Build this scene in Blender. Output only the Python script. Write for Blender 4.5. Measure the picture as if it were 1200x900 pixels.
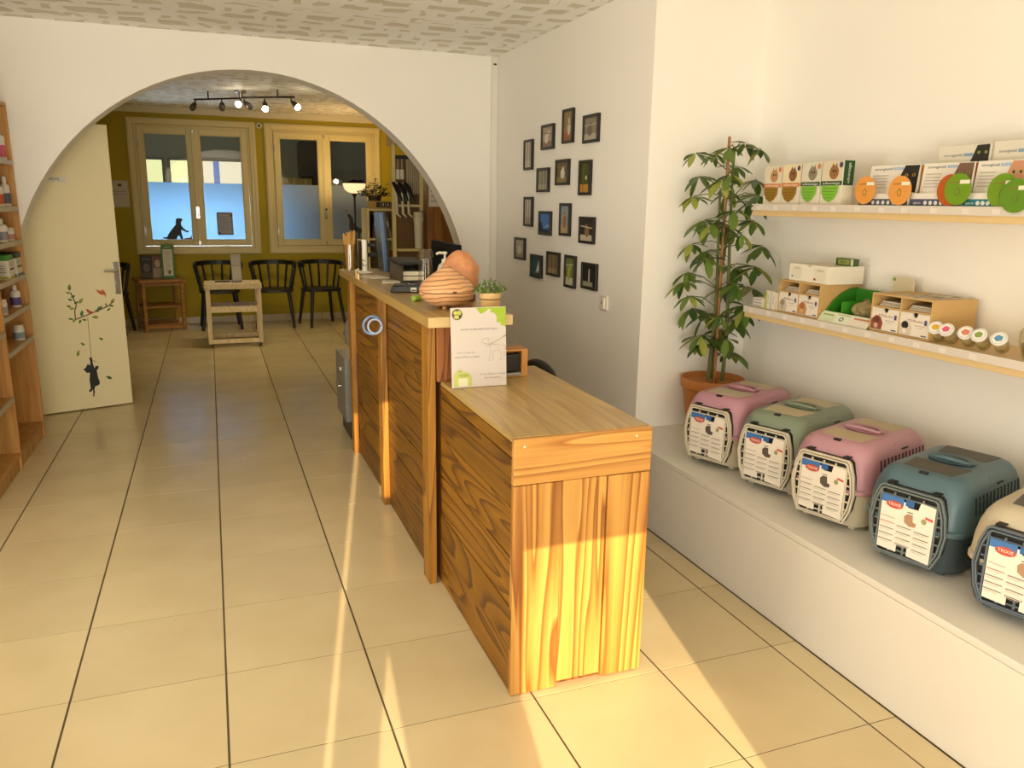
import bpy, bmesh, math, random
from mathutils import Vector, Matrix
random.seed(7)
for o in list(bpy.data.objects): bpy.data.objects.remove(o, do_unlink=True)
S = bpy.context.scene
COL = S.collection
PI = math.pi

# ------------------------------------------------------------------ camera
cd = bpy.data.cameras.new('camera'); cam = bpy.data.objects.new('camera', cd); COL.objects.link(cam)
cd.sensor_width = 36.0; cd.lens = 924.18 / 1200 * 36.0; cd.clip_start = 0.02
_r = (0.936213, -0.351109, 0.015090); _u = (0.065262, 0.215889, 0.974234); _f = (0.345320, 0.911106, -0.225032)
m = Matrix.Identity(4)
for i in range(3):
    m[i][0] = _r[i]; m[i][1] = _u[i]; m[i][2] = -_f[i]
m[0][3], m[1][3], m[2][3] = 0.0461, -2.0100, 1.5099
cam.matrix_world = m
S.camera = cam

# ------------------------------------------------------------------ view, world, sun, window light
S.view_settings.view_transform = 'Standard'; S.view_settings.look = 'None'
S.view_settings.gamma = 1.0; S.view_settings.use_curve_mapping = False
S.view_settings.exposure = 0.24
W = bpy.data.worlds.new('sky'); S.world = W; W.use_nodes = True
bg = W.node_tree.nodes['Background']; bg.inputs[0].default_value = (0.80, 0.88, 1.0, 1); bg.inputs[1].default_value = 1.0

def light(name, kind, loc, energy, color, direction=None, **kw):
    d = bpy.data.lights.new(name, kind); d.energy = energy; d.color = color
    for k, v in kw.items(): setattr(d, k, v)
    o = bpy.data.objects.new(name, d); COL.objects.link(o); o.location = loc
    if direction is not None: o.rotation_euler = Vector(direction).to_track_quat('-Z', 'Y').to_euler()
    return o
SUN_EL = math.radians(17)
light('sun', 'SUN', (0, -6, 4), 7.0, (1.0, 0.76, 0.48), (0.196 * math.cos(SUN_EL), 0.98 * math.cos(SUN_EL), -math.sin(SUN_EL)), angle=math.radians(0.22))
# daylight coming in through the shop window behind the camera
light('shop_window_light', 'AREA', (-0.40, -3.93, 1.15), 120.0, (1.0, 0.94, 0.83), (0.10, 1, 0.50), shape='RECTANGLE', size=1.9, size_y=1.9)
# added fill light on the unseen left wall, no window known there
light('side_fill_light', 'AREA', (-1.33, 0.55, 1.38), 40.0, (1.0, 0.94, 0.84), (1, 0.55, 0.30), shape='RECTANGLE', size=1.75, size_y=1.6)
# daylight of the room beyond the back windows
light('beyond_window_light', 'AREA', (-0.15, 9.15, 1.22), 20.0, (0.70, 0.87, 1.0), (0.0, -1, -0.12), shape='RECTANGLE', size=1.7, size_y=0.62, spread=math.radians(110))

# ------------------------------------------------------------------ helpers
def lin(h):
    h = h.lstrip('#'); c = [int(h[i:i + 2], 16) / 255 for i in (0, 2, 4)]
    return tuple(x / 12.92 if x <= 0.04045 else ((x + 0.055) / 1.055) ** 2.4 for x in c) + (1.0,)
MATS = {}
def M(name, col, rough=0.5, metal=0.0, noise=0.0, nscale=8.0, bump=0.0, emit=0.0, spec=0.5, coat=0.0, trans=0.0, sub=0.0):
    if name in MATS: return MATS[name]
    mt = bpy.data.materials.new(name); mt.use_nodes = True; MATS[name] = mt
    nt = mt.node_tree; b = nt.nodes['Principled BSDF']
    c = lin(col) if isinstance(col, str) else tuple(col) + (1.0,) * (4 - len(col))
    b.inputs['Base Color'].default_value = c
    b.inputs['Roughness'].default_value = rough; b.inputs['Metallic'].default_value = metal
    b.inputs['Specular IOR Level'].default_value = spec
    b.inputs['Coat Weight'].default_value = coat; b.inputs['Coat Roughness'].default_value = 0.1
    b.inputs['Transmission Weight'].default_value = trans
    if sub: b.inputs['Subsurface Weight'].default_value = sub; b.inputs['Subsurface Radius'].default_value = (0.05, 0.02, 0.01)
    if emit:
        b.inputs['Emission Color'].default_value = c; b.inputs['Emission Strength'].default_value = emit
    if noise or bump:
        tc = nt.nodes.new('ShaderNodeTexCoord'); n = nt.nodes.new('ShaderNodeTexNoise')
        n.inputs['Scale'].default_value = nscale; n.inputs['Detail'].default_value = 5
        nt.links.new(tc.outputs['Object'], n.inputs['Vector'])
        if noise:
            mx = nt.nodes.new('ShaderNodeMix'); mx.data_type = 'RGBA'
            mx.inputs['A'].default_value = tuple(x * (1 - noise) for x in c[:3]) + (1,)
            mx.inputs['B'].default_value = tuple(min(1, x * (1 + noise)) for x in c[:3]) + (1,)
            nt.links.new(n.outputs['Fac'], mx.inputs['Factor']); nt.links.new(mx.outputs['Result'], b.inputs['Base Color'])
        if bump:
            bp = nt.nodes.new('ShaderNodeBump'); bp.inputs['Strength'].default_value = bump; bp.inputs['Distance'].default_value = 0.01
            nt.links.new(n.outputs['Fac'], bp.inputs['Height']); nt.links.new(bp.outputs['Normal'], b.inputs['Normal'])
    return mt

def wood(name, cols, axis=0, scale=1.0, rough=0.45, knots=True, ring=9.0, coat=0.0):
    """Grain running along `axis` of the object; every object gets its own cut of the log."""
    if name in MATS: return MATS[name]
    mt = bpy.data.materials.new(name); mt.use_nodes = True; MATS[name] = mt
    nt = mt.node_tree; N = nt.nodes.new; Lk = nt.links.new; b = nt.nodes['Principled BSDF']
    tc = N('ShaderNodeTexCoord'); oi = N('ShaderNodeObjectInfo')
    mu = N('ShaderNodeVectorMath'); mu.operation = 'SCALE'; mu.inputs[0].default_value = (7.3, 5.1, 9.7); Lk(oi.outputs['Random'], mu.inputs['Scale'])
    ad = N('ShaderNodeVectorMath'); ad.operation = 'ADD'; Lk(tc.outputs['Object'], ad.inputs[0]); Lk(mu.outputs[0], ad.inputs[1])
    mp = N('ShaderNodeMapping'); sc = [scale * 1.0] * 3; sc[axis] = scale * 0.075; mp.inputs['Scale'].default_value = sc
    Lk(ad.outputs[0], mp.inputs['Vector'])
    n1 = N('ShaderNodeTexNoise'); n1.inputs['Scale'].default_value = 5.2; n1.inputs['Detail'].default_value = 2; n1.inputs['Distortion'].default_value = 0.6
    Lk(mp.outputs[0], n1.inputs['Vector'])
    mm = N('ShaderNodeMath'); mm.operation = 'MULTIPLY'; mm.inputs[1].default_value = ring * 1.5; Lk(n1.outputs['Fac'], mm.inputs[0])
    fr = N('ShaderNodeMath'); fr.operation = 'FRACT'; Lk(mm.outputs[0], fr.inputs[0])
    rp = N('ShaderNodeValToRGB'); e = rp.color_ramp.elements
    e[0].position = 0.0; e[0].color = lin(cols[0]); e[1].position = 1.0; e[1].color = lin(cols[2])
    x = e.new(0.55); x.color = lin(cols[1]); x = e.new(0.9); x.color = lin(cols[2]); x = e.new(0.97); x.color = lin(cols[1])
    e[-1].color = lin(cols[0])
    Lk(fr.outputs[0], rp.inputs[0])
    n2 = N('ShaderNodeTexNoise'); n2.inputs['Scale'].default_value = 90; n2.inputs['Detail'].default_value = 3
    mp2 = N('ShaderNodeMapping'); s2 = [scale] * 3; s2[axis] = scale * 0.03; mp2.inputs['Scale'].default_value = s2; Lk(ad.outputs[0], mp2.inputs['Vector']); Lk(mp2.outputs[0], n2.inputs['Vector'])
    mx = N('ShaderNodeMix'); mx.data_type = 'RGBA'; mx.blend_type = 'MULTIPLY'; mx.inputs['Factor'].default_value = 0.35
    r2 = N('ShaderNodeValToRGB'); r2.color_ramp.elements[0].position = 0.35; r2.color_ramp.elements[0].color = (0.55, 0.5, 0.45, 1); r2.color_ramp.elements[1].position = 0.6
    Lk(n2.outputs['Fac'], r2.inputs[0]); Lk(rp.outputs[0], mx.inputs['A']); Lk(r2.outputs[0], mx.inputs['B'])
    out = mx.outputs['Result']
    # board to board tone
    hs = N('ShaderNodeHueSaturation'); mr = N('ShaderNodeMapRange'); mr.inputs['To Min'].default_value = 0.80; mr.inputs['To Max'].default_value = 1.15
    Lk(oi.outputs['Random'], mr.inputs['Value']); Lk(mr.outputs[0], hs.inputs['Value']); Lk(out, hs.inputs['Color']); out = hs.outputs[0]
    if knots:
        mp3 = N('ShaderNodeMapping'); s3 = [4.2 * scale] * 3; s3[axis] = 2.3 * scale; mp3.inputs['Scale'].default_value = s3; Lk(ad.outputs[0], mp3.inputs['Vector'])
        vo = N('ShaderNodeTexVoronoi'); vo.inputs['Scale'].default_value = 1.0; Lk(mp3.outputs[0], vo.inputs['Vector'])
        r3 = N('ShaderNodeValToRGB'); r3.color_ramp.elements[0].position = 0.035; r3.color_ramp.elements[0].color = (1, 1, 1, 1); r3.color_ramp.elements[1].position = 0.085; r3.color_ramp.elements[1].color = (0, 0, 0, 1)
        Lk(vo.outputs['Distance'], r3.inputs[0])
        mk = N('ShaderNodeMix'); mk.data_type = 'RGBA'; mk.inputs['B'].default_value = lin(cols[3]); Lk(r3.outputs[0], mk.inputs['Factor']); Lk(out, mk.inputs['A']); out = mk.outputs['Result']
    Lk(out, b.inputs['Base Color']); b.inputs['Roughness'].default_value = rough; b.inputs['Coat Weight'].default_value = coat
    bp = N('ShaderNodeBump'); bp.inputs['Strength'].default_value = 0.12; bp.inputs['Distance'].default_value = 0.004
    Lk(n2.outputs['Fac'], bp.inputs['Height']); Lk(bp.outputs[0], b.inputs['Normal'])
    return mt

class MB:
    """Collects shapes into one mesh."""
    def __init__(s): s.v = []; s.f = []; s.m = []; s.k = 0
    def add(s, v, f):
        o = len(s.v); s.v += [tuple(p) for p in v]; s.f += [tuple(i + o for i in q) for q in f]; s.m += [s.k] * len(f); return s
    def mat(s, k): s.k = k; return s
    def box(s, x0, x1, y0, y1, z0, z1):
        v = [(x, y, z) for x in (x0, x1) for y in (y0, y1) for z in (z0, z1)]
        return s.add(v, [(0, 1, 3, 2), (4, 6, 7, 5), (0, 4, 5, 1), (2, 3, 7, 6), (0, 2, 6, 4), (1, 5, 7, 3)])
    def hexa(s, b, t):
        """b, t: four bottom and four top corners, counter-clockwise from above"""
        return s.add(list(b) + list(t), [(3, 2, 1, 0), (4, 5, 6, 7)] + [(i, (i + 1) % 4, 4 + (i + 1) % 4, 4 + i) for i in range(4)])
    def lathe(s, prof, c=(0, 0, 0), n=24, cap=True, mtx=None):
        v = []; f = []
        for r, z in prof:
            for i in range(n):
                a = 2 * PI * i / n; p = Vector((r * math.cos(a), r * math.sin(a), z))
                if mtx is not None: p = mtx @ p
                v.append(p + Vector(c))
        for j in range(len(prof) - 1):
            for i in range(n): f.append((j * n + i, j * n + (i + 1) % n, (j + 1) * n + (i + 1) % n, (j + 1) * n + i))
        if cap:
            f.append(tuple(reversed(range(n)))); f.append(tuple(range((len(prof) - 1) * n, len(prof) * n)))
        return s.add(v, f)
    def cyl(s, a, b, r, r2=None, n=12):
        return s.tube([a, b], [r, r if r2 is None else r2], n)
    def tube(s, pts, rs, n=8, closed=False):
        pts = [Vector(p) for p in pts]
        if not isinstance(rs, (list, tuple)): rs = [rs] * len(pts)
        v = []; f = []; N = len(pts); up = None
        for i, p in enumerate(pts):
            if closed: t = pts[(i + 1) % N] - pts[i - 1]
            else: t = pts[min(i + 1, N - 1)] - pts[max(i - 1, 0)]
            t.normalize()
            if up is None:
                up = t.cross(Vector((0, 0, 1)))
                if up.length < 1e-3: up = t.cross(Vector((1, 0, 0)))
            up = (up - t * up.dot(t)).normalized(); w = t.cross(up)
            for k in range(n):
                a = 2 * PI * k / n; v.append(p + (up * math.cos(a) + w * math.sin(a)) * rs[i])
        for i in range(N if closed else N - 1):
            j = (i + 1) % N
            for k in range(n): f.append((i * n + k, i * n + (k + 1) % n, j * n + (k + 1) % n, j * n + k))
        if not closed: f.append(tuple(reversed(range(n)))); f.append(tuple(range((N - 1) * n, N * n)))
        return s.add(v, f)
    def prism(s, pts, o, u, w, d):
        """polygon pts (a,b) in plane o+a*u+b*w, extruded by vector d"""
        o, u, w, d = Vector(o), Vector(u), Vector(w), Vector(d); n = len(pts)
        a = [o + u * p[0] + w * p[1] for p in pts]; v = a + [q + d for q in a]
        return s.add(v, [tuple(reversed(range(n))), tuple(range(n, 2 * n))] + [(i, (i + 1) % n, n + (i + 1) % n, n + i) for i in range(n)])
    def ell(s, c, r, n=16, k=10, fn=None):
        v = []; f = []
        for j in range(k + 1):
            t = PI * j / k
            for i in range(n):
                a = 2 * PI * i / n; d = Vector((math.sin(t) * math.cos(a), math.sin(t) * math.sin(a), math.cos(t)))
                q = fn(d) if fn else 1.0
                v.append((c[0] + r[0] * d.x * q, c[1] + r[1] * d.y * q, c[2] + r[2] * d.z * q))
        for j in range(k):
            for i in range(n): f.append((j * n + i, (j + 1) * n + i, (j + 1) * n + (i + 1) % n, j * n + (i + 1) % n))
        return s.add(v, f)
    def build(s, name, mats, parent=None, smooth=False, bevel=0.0, loc=None, rot=None, seg=2, angle=40, label=None, weld=True):
        me = bpy.data.meshes.new(name); me.from_pydata(s.v, [], s.f); me.update()
        if not isinstance(mats, (list, tuple)): mats = [mats]
        for q in mats: me.materials.append(q)
        for p, k in zip(me.polygons, s.m): p.material_index = k
        bm = bmesh.new(); bm.from_mesh(me)
        if weld: bmesh.ops.remove_doubles(bm, verts=bm.verts, dist=1e-6)
        bmesh.ops.recalc_face_normals(bm, faces=bm.faces); bm.to_mesh(me); bm.free()
        if smooth:
            for p in me.polygons: p.use_smooth = True
            me.set_sharp_from_angle(angle=math.radians(angle))
        return link(name, me, parent, loc, rot, bevel, seg, label)
def link(name, me, parent=None, loc=None, rot=None, bevel=0.0, seg=2, label=None):
    o = bpy.data.objects.new(name, me); COL.objects.link(o)
    if parent: o.parent = parent
    if loc: o.location = loc
    if rot: o.rotation_euler = rot
    if bevel:
        b = o.modifiers.new('bevel', 'BEVEL'); b.width = bevel; b.segments = seg; b.limit_method = 'ANGLE'; b.angle_limit = math.radians(40)
    if label: o['label'] = label
    return o
def tag(o, label, cat, group=None):
    o['label'] = label; o['category'] = cat
    if group: o['group'] = group
    return o
def thing(name, label, cat, loc=(0, 0, 0), rz=0.0, group=None):
    o = bpy.data.objects.new(name, None); COL.objects.link(o); o.empty_display_size = 0.05
    o.location = loc; o.rotation_euler = (0, 0, rz); return tag(o, label, cat, group)
def struct(o, label=None):
    o['kind'] = 'structure'
    if label: o['label'] = label
    return o
def sempty(name, loc=(0, 0, 0), rz=0, label=None):
    o = bpy.data.objects.new(name, None); COL.objects.link(o); o.location = loc; o.rotation_euler = (0, 0, rz); return struct(o, label)
def bx(name, mat, parent, *a, bevel=0.0, **k): return MB().box(*a).build(name, mat, parent, bevel=bevel, **k)

TXT = {}
def text_mesh(t):
    if t not in TXT:
        c = bpy.data.curves.new('t', 'FONT'); c.body = t; c.size = 1.0; c.align_x = 'CENTER'; c.align_y = 'CENTER'; c.resolution_u = 2
        o = bpy.data.objects.new('t', c); COL.objects.link(o); bpy.context.view_layer.update()
        me = o.to_mesh(); vs = [tuple(v.co) for v in me.vertices]; fs = [tuple(p.vertices) for p in me.polygons]
        o.to_mesh_clear(); bpy.data.objects.remove(o); bpy.data.curves.remove(c)
        xs = [v[0] for v in vs] or [0]; w = max(xs) - min(xs) or 1
        TXT[t] = (vs, fs, w)
    return TXT[t]
def decal(parent, name, o, u, v, items, lift=0.0008, rough=0.55, label=None):
    """flat print: coloured shapes laid on a surface at o spanned by u (right) and v (up)"""
    o, u, v = Vector(o), Vector(u).normalized(), Vector(v).normalized(); n = u.cross(v); b = MB(); cols = []
    for k, it in enumerate(items):
        kind, col = it[0], it[-1]
        if col not in cols: cols.append(col)
        b.mat(cols.index(col)); d = n * (lift + k * 0.00012)
        P = lambda x, y: o + u * x + v * y + d
        if kind == 'rect': x0, y0, x1, y1 = it[1:5]; b.add([P(x0, y0), P(x1, y0), P(x1, y1), P(x0, y1)], [(0, 1, 2, 3)])
        elif kind == 'poly': b.add([P(*q) for q in it[1]], [tuple(range(len(it[1])))])
        elif kind == 'ell':
            cx, cy, rx, ry = it[1:5]; b.add([P(cx + rx * math.cos(2 * PI * i / 20), cy + ry * math.sin(2 * PI * i / 20)) for i in range(20)], [tuple(range(20))])
        elif kind == 'line':
            (xa, ya), (xb, yb), w = it[1], it[2], it[3]; L = math.hypot(xb - xa, yb - ya) or 1; ox, oy = -(yb - ya) / L * w / 2, (xb - xa) / L * w / 2
            b.add([P(xa - ox, ya - oy), P(xb - ox, yb - oy), P(xb + ox, yb + oy), P(xa + ox, ya + oy)], [(0, 1, 2, 3)])
        elif kind == 'text':
            t, x, y, wd, ht = it[1:6]; vs, fs, w = text_mesh(t); sx = wd / w; sy = ht / 0.72
            b.add([P(x + q[0] * sx, y + q[1] * sy) for q in vs], fs)
        elif kind == 'textv':      # reading upwards
            t, x, y, wd, ht = it[1:6]; vs, fs, w = text_mesh(t); sx = wd / w; sy = ht / 0.72
            b.add([P(x - q[1] * sy, y + q[0] * sx) for q in vs], fs)
    me = bpy.data.meshes.new(name); me.from_pydata(b.v, [], b.f)
    for c in cols: me.materials.append(M('print_' + c, '#' + c, rough))
    for p, k in zip(me.polygons, b.m): p.material_index = k
    me.update()
    o = link(name, me, parent, label=label)
    if len(items) < 4 and name == 'print': o['kind'] = 'stuff'
    return o
def copy_tree(o, parent=None):
    c = o.copy(); COL.objects.link(c); c.parent = parent
    for ch in list(o.children): copy_tree(ch, c)
    return c

# ------------------------------------------------------------------ materials of the place
WALL = M('wall_paint', '#f7f3e9', 0.75, noise=0.025, nscale=2.5, bump=0.05)
YELLOW = M('yellow_green_paint', '#b09a0c', 0.7, noise=0.03, nscale=3)
WHITE = M('white_paint', '#e9e4d6', 0.5)
LEDGE = M('ledge_paint', '#dfdbd0', 0.6, noise=0.03, nscale=4)
CREAMWOOD = M('cream_window_paint', '#ddcc8e', 0.45)
GREYWALL = M('grey_wall', '#9c9d98', 0.8)
BLACKP = M('black_plastic', '#121214', 0.35)
BLACKM = M('black_matte', '#1a1918', 0.6)
CHAIRM = M('black_lacquer', '#17171b', 0.45)
METAL = M('brushed_metal', '#a8a49b', 0.3, metal=1.0)
CHROME = M('chrome', '#d8d8d4', 0.12, metal=1.0)
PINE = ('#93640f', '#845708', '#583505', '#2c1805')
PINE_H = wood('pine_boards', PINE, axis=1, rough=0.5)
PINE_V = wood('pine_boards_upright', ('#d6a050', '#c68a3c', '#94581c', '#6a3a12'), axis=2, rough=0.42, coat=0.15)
PINE_X = wood('pine_boards_across', ('#d6a050', '#ca9044', '#a46a2a', '#6a3a12'), axis=0, rough=0.42, coat=0.15)
PINE_D = wood('dark_pine', ('#9a5f28', '#8c5424', '#5f3312', '#3b1d0b'), axis=2, rough=0.5)
TOPWOOD = wood('counter_top_laminate', ('#b7995f', '#af9159', '#a4854e', '#8d7040'), axis=1, rough=0.33, knots=False, ring=5, coat=0.2)
EDGEWOOD = M('pale_edge_band', '#cdb27a', 0.4)
BEECH = wood('beech_veneer', ('#cc9a52', '#c6924b', '#bb853f', '#a87536'), axis=2, rough=0.45, knots=False, ring=4)
BIRCH = wood('birch_ply', ('#e6d2a2', '#e2cb98', '#d6bd86', '#c0a068'), axis=1, rough=0.5, knots=False, ring=4)
BIRCHV = wood('birch_ply_upright', ('#e6d2a2', '#e2cb98', '#d6bd86', '#c0a068'), axis=2, rough=0.5, knots=False, ring=4)

def tile_mat():
    mt = bpy.data.materials.new('floor_tile'); mt.use_nodes = True; nt = mt.node_tree; N = nt.nodes.new; L = nt.links.new; b = nt.nodes['Principled BSDF']
    tc = N('ShaderNodeTexCoord'); oi = N('ShaderNodeObjectInfo'); n = N('ShaderNodeTexNoise'); n.inputs['Scale'].default_value = 3; n.inputs['Detail'].default_value = 6
    ad = N('ShaderNodeVectorMath'); ad.operation = 'ADD'; L(tc.outputs['Object'], ad.inputs[0]); L(oi.outputs['Location'], ad.inputs[1]); L(ad.outputs[0], n.inputs['Vector'])
    rp = N('ShaderNodeValToRGB'); rp.color_ramp.elements[0].position = 0.3; rp.color_ramp.elements[0].color = lin('#cbb98f'); rp.color_ramp.elements[1].position = 0.75; rp.color_ramp.elements[1].color = lin('#d6c59c')
    L(n.outputs['Fac'], rp.inputs[0])
    hs = N('ShaderNodeHueSaturation'); mr = N('ShaderNodeMapRange'); mr.inputs['To Min'].default_value = 0.96; mr.inputs['To Max'].default_value = 1.04; L(oi.outputs['Random'], mr.inputs['Value']); L(mr.outputs[0], hs.inputs['Value']); L(rp.outputs[0], hs.inputs['Color']); L(hs.outputs[0], b.inputs['Base Color'])
    n2 = N('ShaderNodeTexNoise'); n2.inputs['Scale'].default_value = 5; n2.inputs['Detail'].default_value = 4; L(ad.outputs[0], n2.inputs['Vector'])
    m2 = N('ShaderNodeMapRange'); m2.inputs['To Min'].default_value = 0.16; m2.inputs['To Max'].default_value = 0.30; L(n2.outputs['Fac'], m2.inputs['Value']); L(m2.outputs[0], b.inputs['Roughness'])
    return mt
TILE = tile_mat()
def ceiling_mat(name, c0, c1):
    mt = bpy.data.materials.new(name); mt.use_nodes = True; nt = mt.node_tree; N = nt.nodes.new; L = nt.links.new; b = nt.nodes['Principled BSDF']
    tc = N('ShaderNodeTexCoord')
    ns = N('ShaderNodeTexNoise'); ns.inputs['Scale'].default_value = 5.0; ns.inputs['Detail'].default_value = 1; L(tc.outputs['Object'], ns.inputs['Vector'])
    sb = N('ShaderNodeVectorMath'); sb.operation = 'MULTIPLY_ADD'; sb.inputs[1].default_value = (0.16, 0.16, 0); L(ns.outputs['Color'], sb.inputs[0]); L(tc.outputs['Object'], sb.inputs[2])
    def brick(sc, w, h, mort, off):
        k = N('ShaderNodeTexBrick'); k.inputs['Scale'].default_value = sc; k.inputs['Brick Width'].default_value = w; k.inputs['Row Height'].default_value = h
        k.inputs['Mortar Size'].default_value = mort; k.inputs['Mortar Smooth'].default_value = 0.15; k.offset = off; L(sb.outputs[0], k.inputs['Vector']); return k.outputs['Fac']
    a = brick(1, 0.34, 0.17, 0.040, 0.37); c = brick(1, 0.23, 0.40, 0.034, 0.5)
    mx = N('ShaderNodeMath'); mx.operation = 'MAXIMUM'; L(a, mx.inputs[0])
    # only parts of the second set of bands show, so that the bands break up
    n3 = N('ShaderNodeTexNoise'); n3.inputs['Scale'].default_value = 3.1; L(tc.outputs['Object'], n3.inputs['Vector'])
    g = N('ShaderNodeMath'); g.operation = 'GREATER_THAN'; g.inputs[1].default_value = 0.36; L(n3.outputs['Fac'], g.inputs[0])
    ml = N('ShaderNodeMath'); ml.operation = 'MULTIPLY'; L(c, ml.inputs[0]); L(g.outputs[0], ml.inputs[1]); L(ml.outputs[0], mx.inputs[1])
    # combed lines between the bands
    mp = N('ShaderNodeMapping'); mp.inputs['Scale'].default_value = (6, 150, 1); L(tc.outputs['Object'], mp.inputs['Vector'])
    n4 = N('ShaderNodeTexNoise'); n4.inputs['Scale'].default_value = 1.0; n4.inputs['Detail'].default_value = 2; L(mp.outputs[0], n4.inputs['Vector'])
    r4 = N('ShaderNodeMapRange'); r4.inputs['From Min'].default_value = 0.3; r4.inputs['From Max'].default_value = 0.7; r4.inputs['To Max'].default_value = 0.6; L(n4.outputs['Fac'], r4.inputs['Value'])
    h = N('ShaderNodeMath'); h.operation = 'MAXIMUM'; L(mx.outputs[0], h.inputs[0]); L(r4.outputs[0], h.inputs[1])
    rp = N('ShaderNodeMix'); rp.data_type = 'RGBA'; rp.inputs['A'].default_value = lin(c0); rp.inputs['B'].default_value = lin(c1); L(h.outputs[0], rp.inputs['Factor']); L(rp.outputs['Result'], b.inputs['Base Color'])
    bp = N('ShaderNodeBump'); bp.inputs['Strength'].default_value = 0.5; bp.inputs['Distance'].default_value = 0.006; L(h.outputs[0], bp.inputs['Height']); L(bp.outputs[0], b.inputs['Normal'])
    b.inputs['Roughness'].default_value = 0.6
    return mt
CEIL = ceiling_mat('embossed_ceiling_paper', '#d3c7aa', '#fffcf4')
def glass_mat(name, tint, fac=0.06):
    mt = bpy.data.materials.new(name); mt.use_nodes = True; nt = mt.node_tree; N = nt.nodes.new; L = nt.links.new
    nt.nodes.remove(nt.nodes['Principled BSDF']); out = nt.nodes['Material Output']
    t = N('ShaderNodeBsdfTransparent'); t.inputs[0].default_value = tint; g = N('ShaderNodeBsdfGlossy'); g.inputs['Roughness'].default_value = 0.02
    lw = N('ShaderNodeLayerWeight'); lw.inputs[0].default_value = 0.5; fr = N('ShaderNodeMath'); fr.operation = 'POWER'; fr.inputs[1].default_value = 4.0; L(lw.outputs['Facing'], fr.inputs[0]); mx = N('ShaderNodeMixShader')
    ad = N('ShaderNodeMath'); ad.operation = 'MULTIPLY_ADD'; ad.inputs[1].default_value = 0.7; ad.inputs[2].default_value = fac; L(fr.outputs[0], ad.inputs[0]); L(ad.outputs[0], mx.inputs[0])
    L(t.outputs[0], mx.inputs[1]); L(g.outputs[0], mx.inputs[2]); L(mx.outputs[0], out.inputs[0])
    return mt
GLASS = glass_mat('clear_glass', (0.95, 0.96, 0.94, 1), 0.05)
JARGLASS = glass_mat('jar_glass', (0.90, 0.88, 0.80, 1), 0.06)
def film_mat():
    mt = bpy.data.materials.new('frosted_film'); mt.use_nodes = True; nt = mt.node_tree; N = nt.nodes.new; L = nt.links.new
    nt.nodes.remove(nt.nodes['Principled BSDF']); out = nt.nodes['Material Output']
    t = N('ShaderNodeBsdfTranslucent'); t.inputs[0].default_value = (0.50, 0.70, 0.90, 1); d = N('ShaderNodeBsdfDiffuse'); d.inputs[0].default_value = (0.62, 0.63, 0.62, 1)
    mx = N('ShaderNodeMixShader'); mx.inputs[0].default_value = 0.35; L(t.outputs[0], mx.inputs[1]); L(d.outputs[0], mx.inputs[2]); L(mx.outputs[0], out.inputs[0])
    return mt
FILM = film_mat()

# ------------------------------------------------------------------ the setting
XL, XP, XR, YJ, YF, YA, YA2, YB, ZC, XB = -1.38, 2.032, 2.66, 1.43, -4.0, 3.62, 3.80, 8.30, 2.51, 2.95
wl = MB().box(XL - 0.1, XL, YF - 0.1, YA, 0, ZC)
struct(wl.build('wall_left', WALL))
sw = sempty('window_6', (XL, 0.55, 0), 0, 'added window-like panel behind the side fill light')  # unseen window dressing added to go with the side fill light
MB().box(0.0005, 0.03, -0.95, -0.9, 0.5, 2.25).box(0.0005, 0.03, 0.9, 0.95, 0.5, 2.25).box(0.0005, 0.03, -0.9, 0.9, 0.5, 0.55).box(0.0005, 0.03, -0.9, 0.9, 2.2, 2.25).build('frame', WHITE, sw)
bx('blank_panel', M('side_pane', '#e8e6dc', 0.5), sw, 0.0005, 0.012, -0.9, 0.9, 0.55, 2.2)
struct(bx('wall_left_back', YELLOW, None, XL - 0.1, XL, YA2, YB + 0.1, 0, ZC))
struct(bx('wall_right', WALL, None, XR, XR + 0.1, YF - 0.1, YJ, 0, ZC))
struct(bx('wall_right_far', WALL, None, XP, XR + 0.1, YJ, YA, 0, ZC))
struct(bx('wall_right_back', YELLOW, None, XB, XB + 0.1, YA2, YB + 0.1, 0, ZC))
struct(bx('ceiling', CEIL, None, XL - 0.1, XR + 0.1, YF - 0.1, YA2, ZC, ZC + 0.1))
struct(bx('ceiling_back', CEIL, None, XL - 0.1, XB + 0.1, YA2, YB + 0.1, ZC, ZC + 0.1))
# arch wall
pts = [(XL, 0), (-1.149, 0)]
for i in range(49):
    t = PI - PI * i / 48; pts.append((0.344 + 1.493 * math.cos(t), 0.686 + 1.622 * math.sin(t)))
pts += [(1.837, 0), (XB + 0.1, 0), (XB + 0.1, ZC), (XL, ZC)]
struct(MB().prism(pts, (0, YA, 0), (1, 0, 0), (0, 0, 1), (0, YA2 - YA, 0)).build('wall_arch', WALL, smooth=True, angle=25, weld=False), 'cream wall with a wide rounded arch opening')
struct(MB().box(1.985, 2.031, YA - 0.022, YA - 0.001, 0, ZC - 0.002).build('trim_1', WHITE, bevel=0.003))
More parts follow.
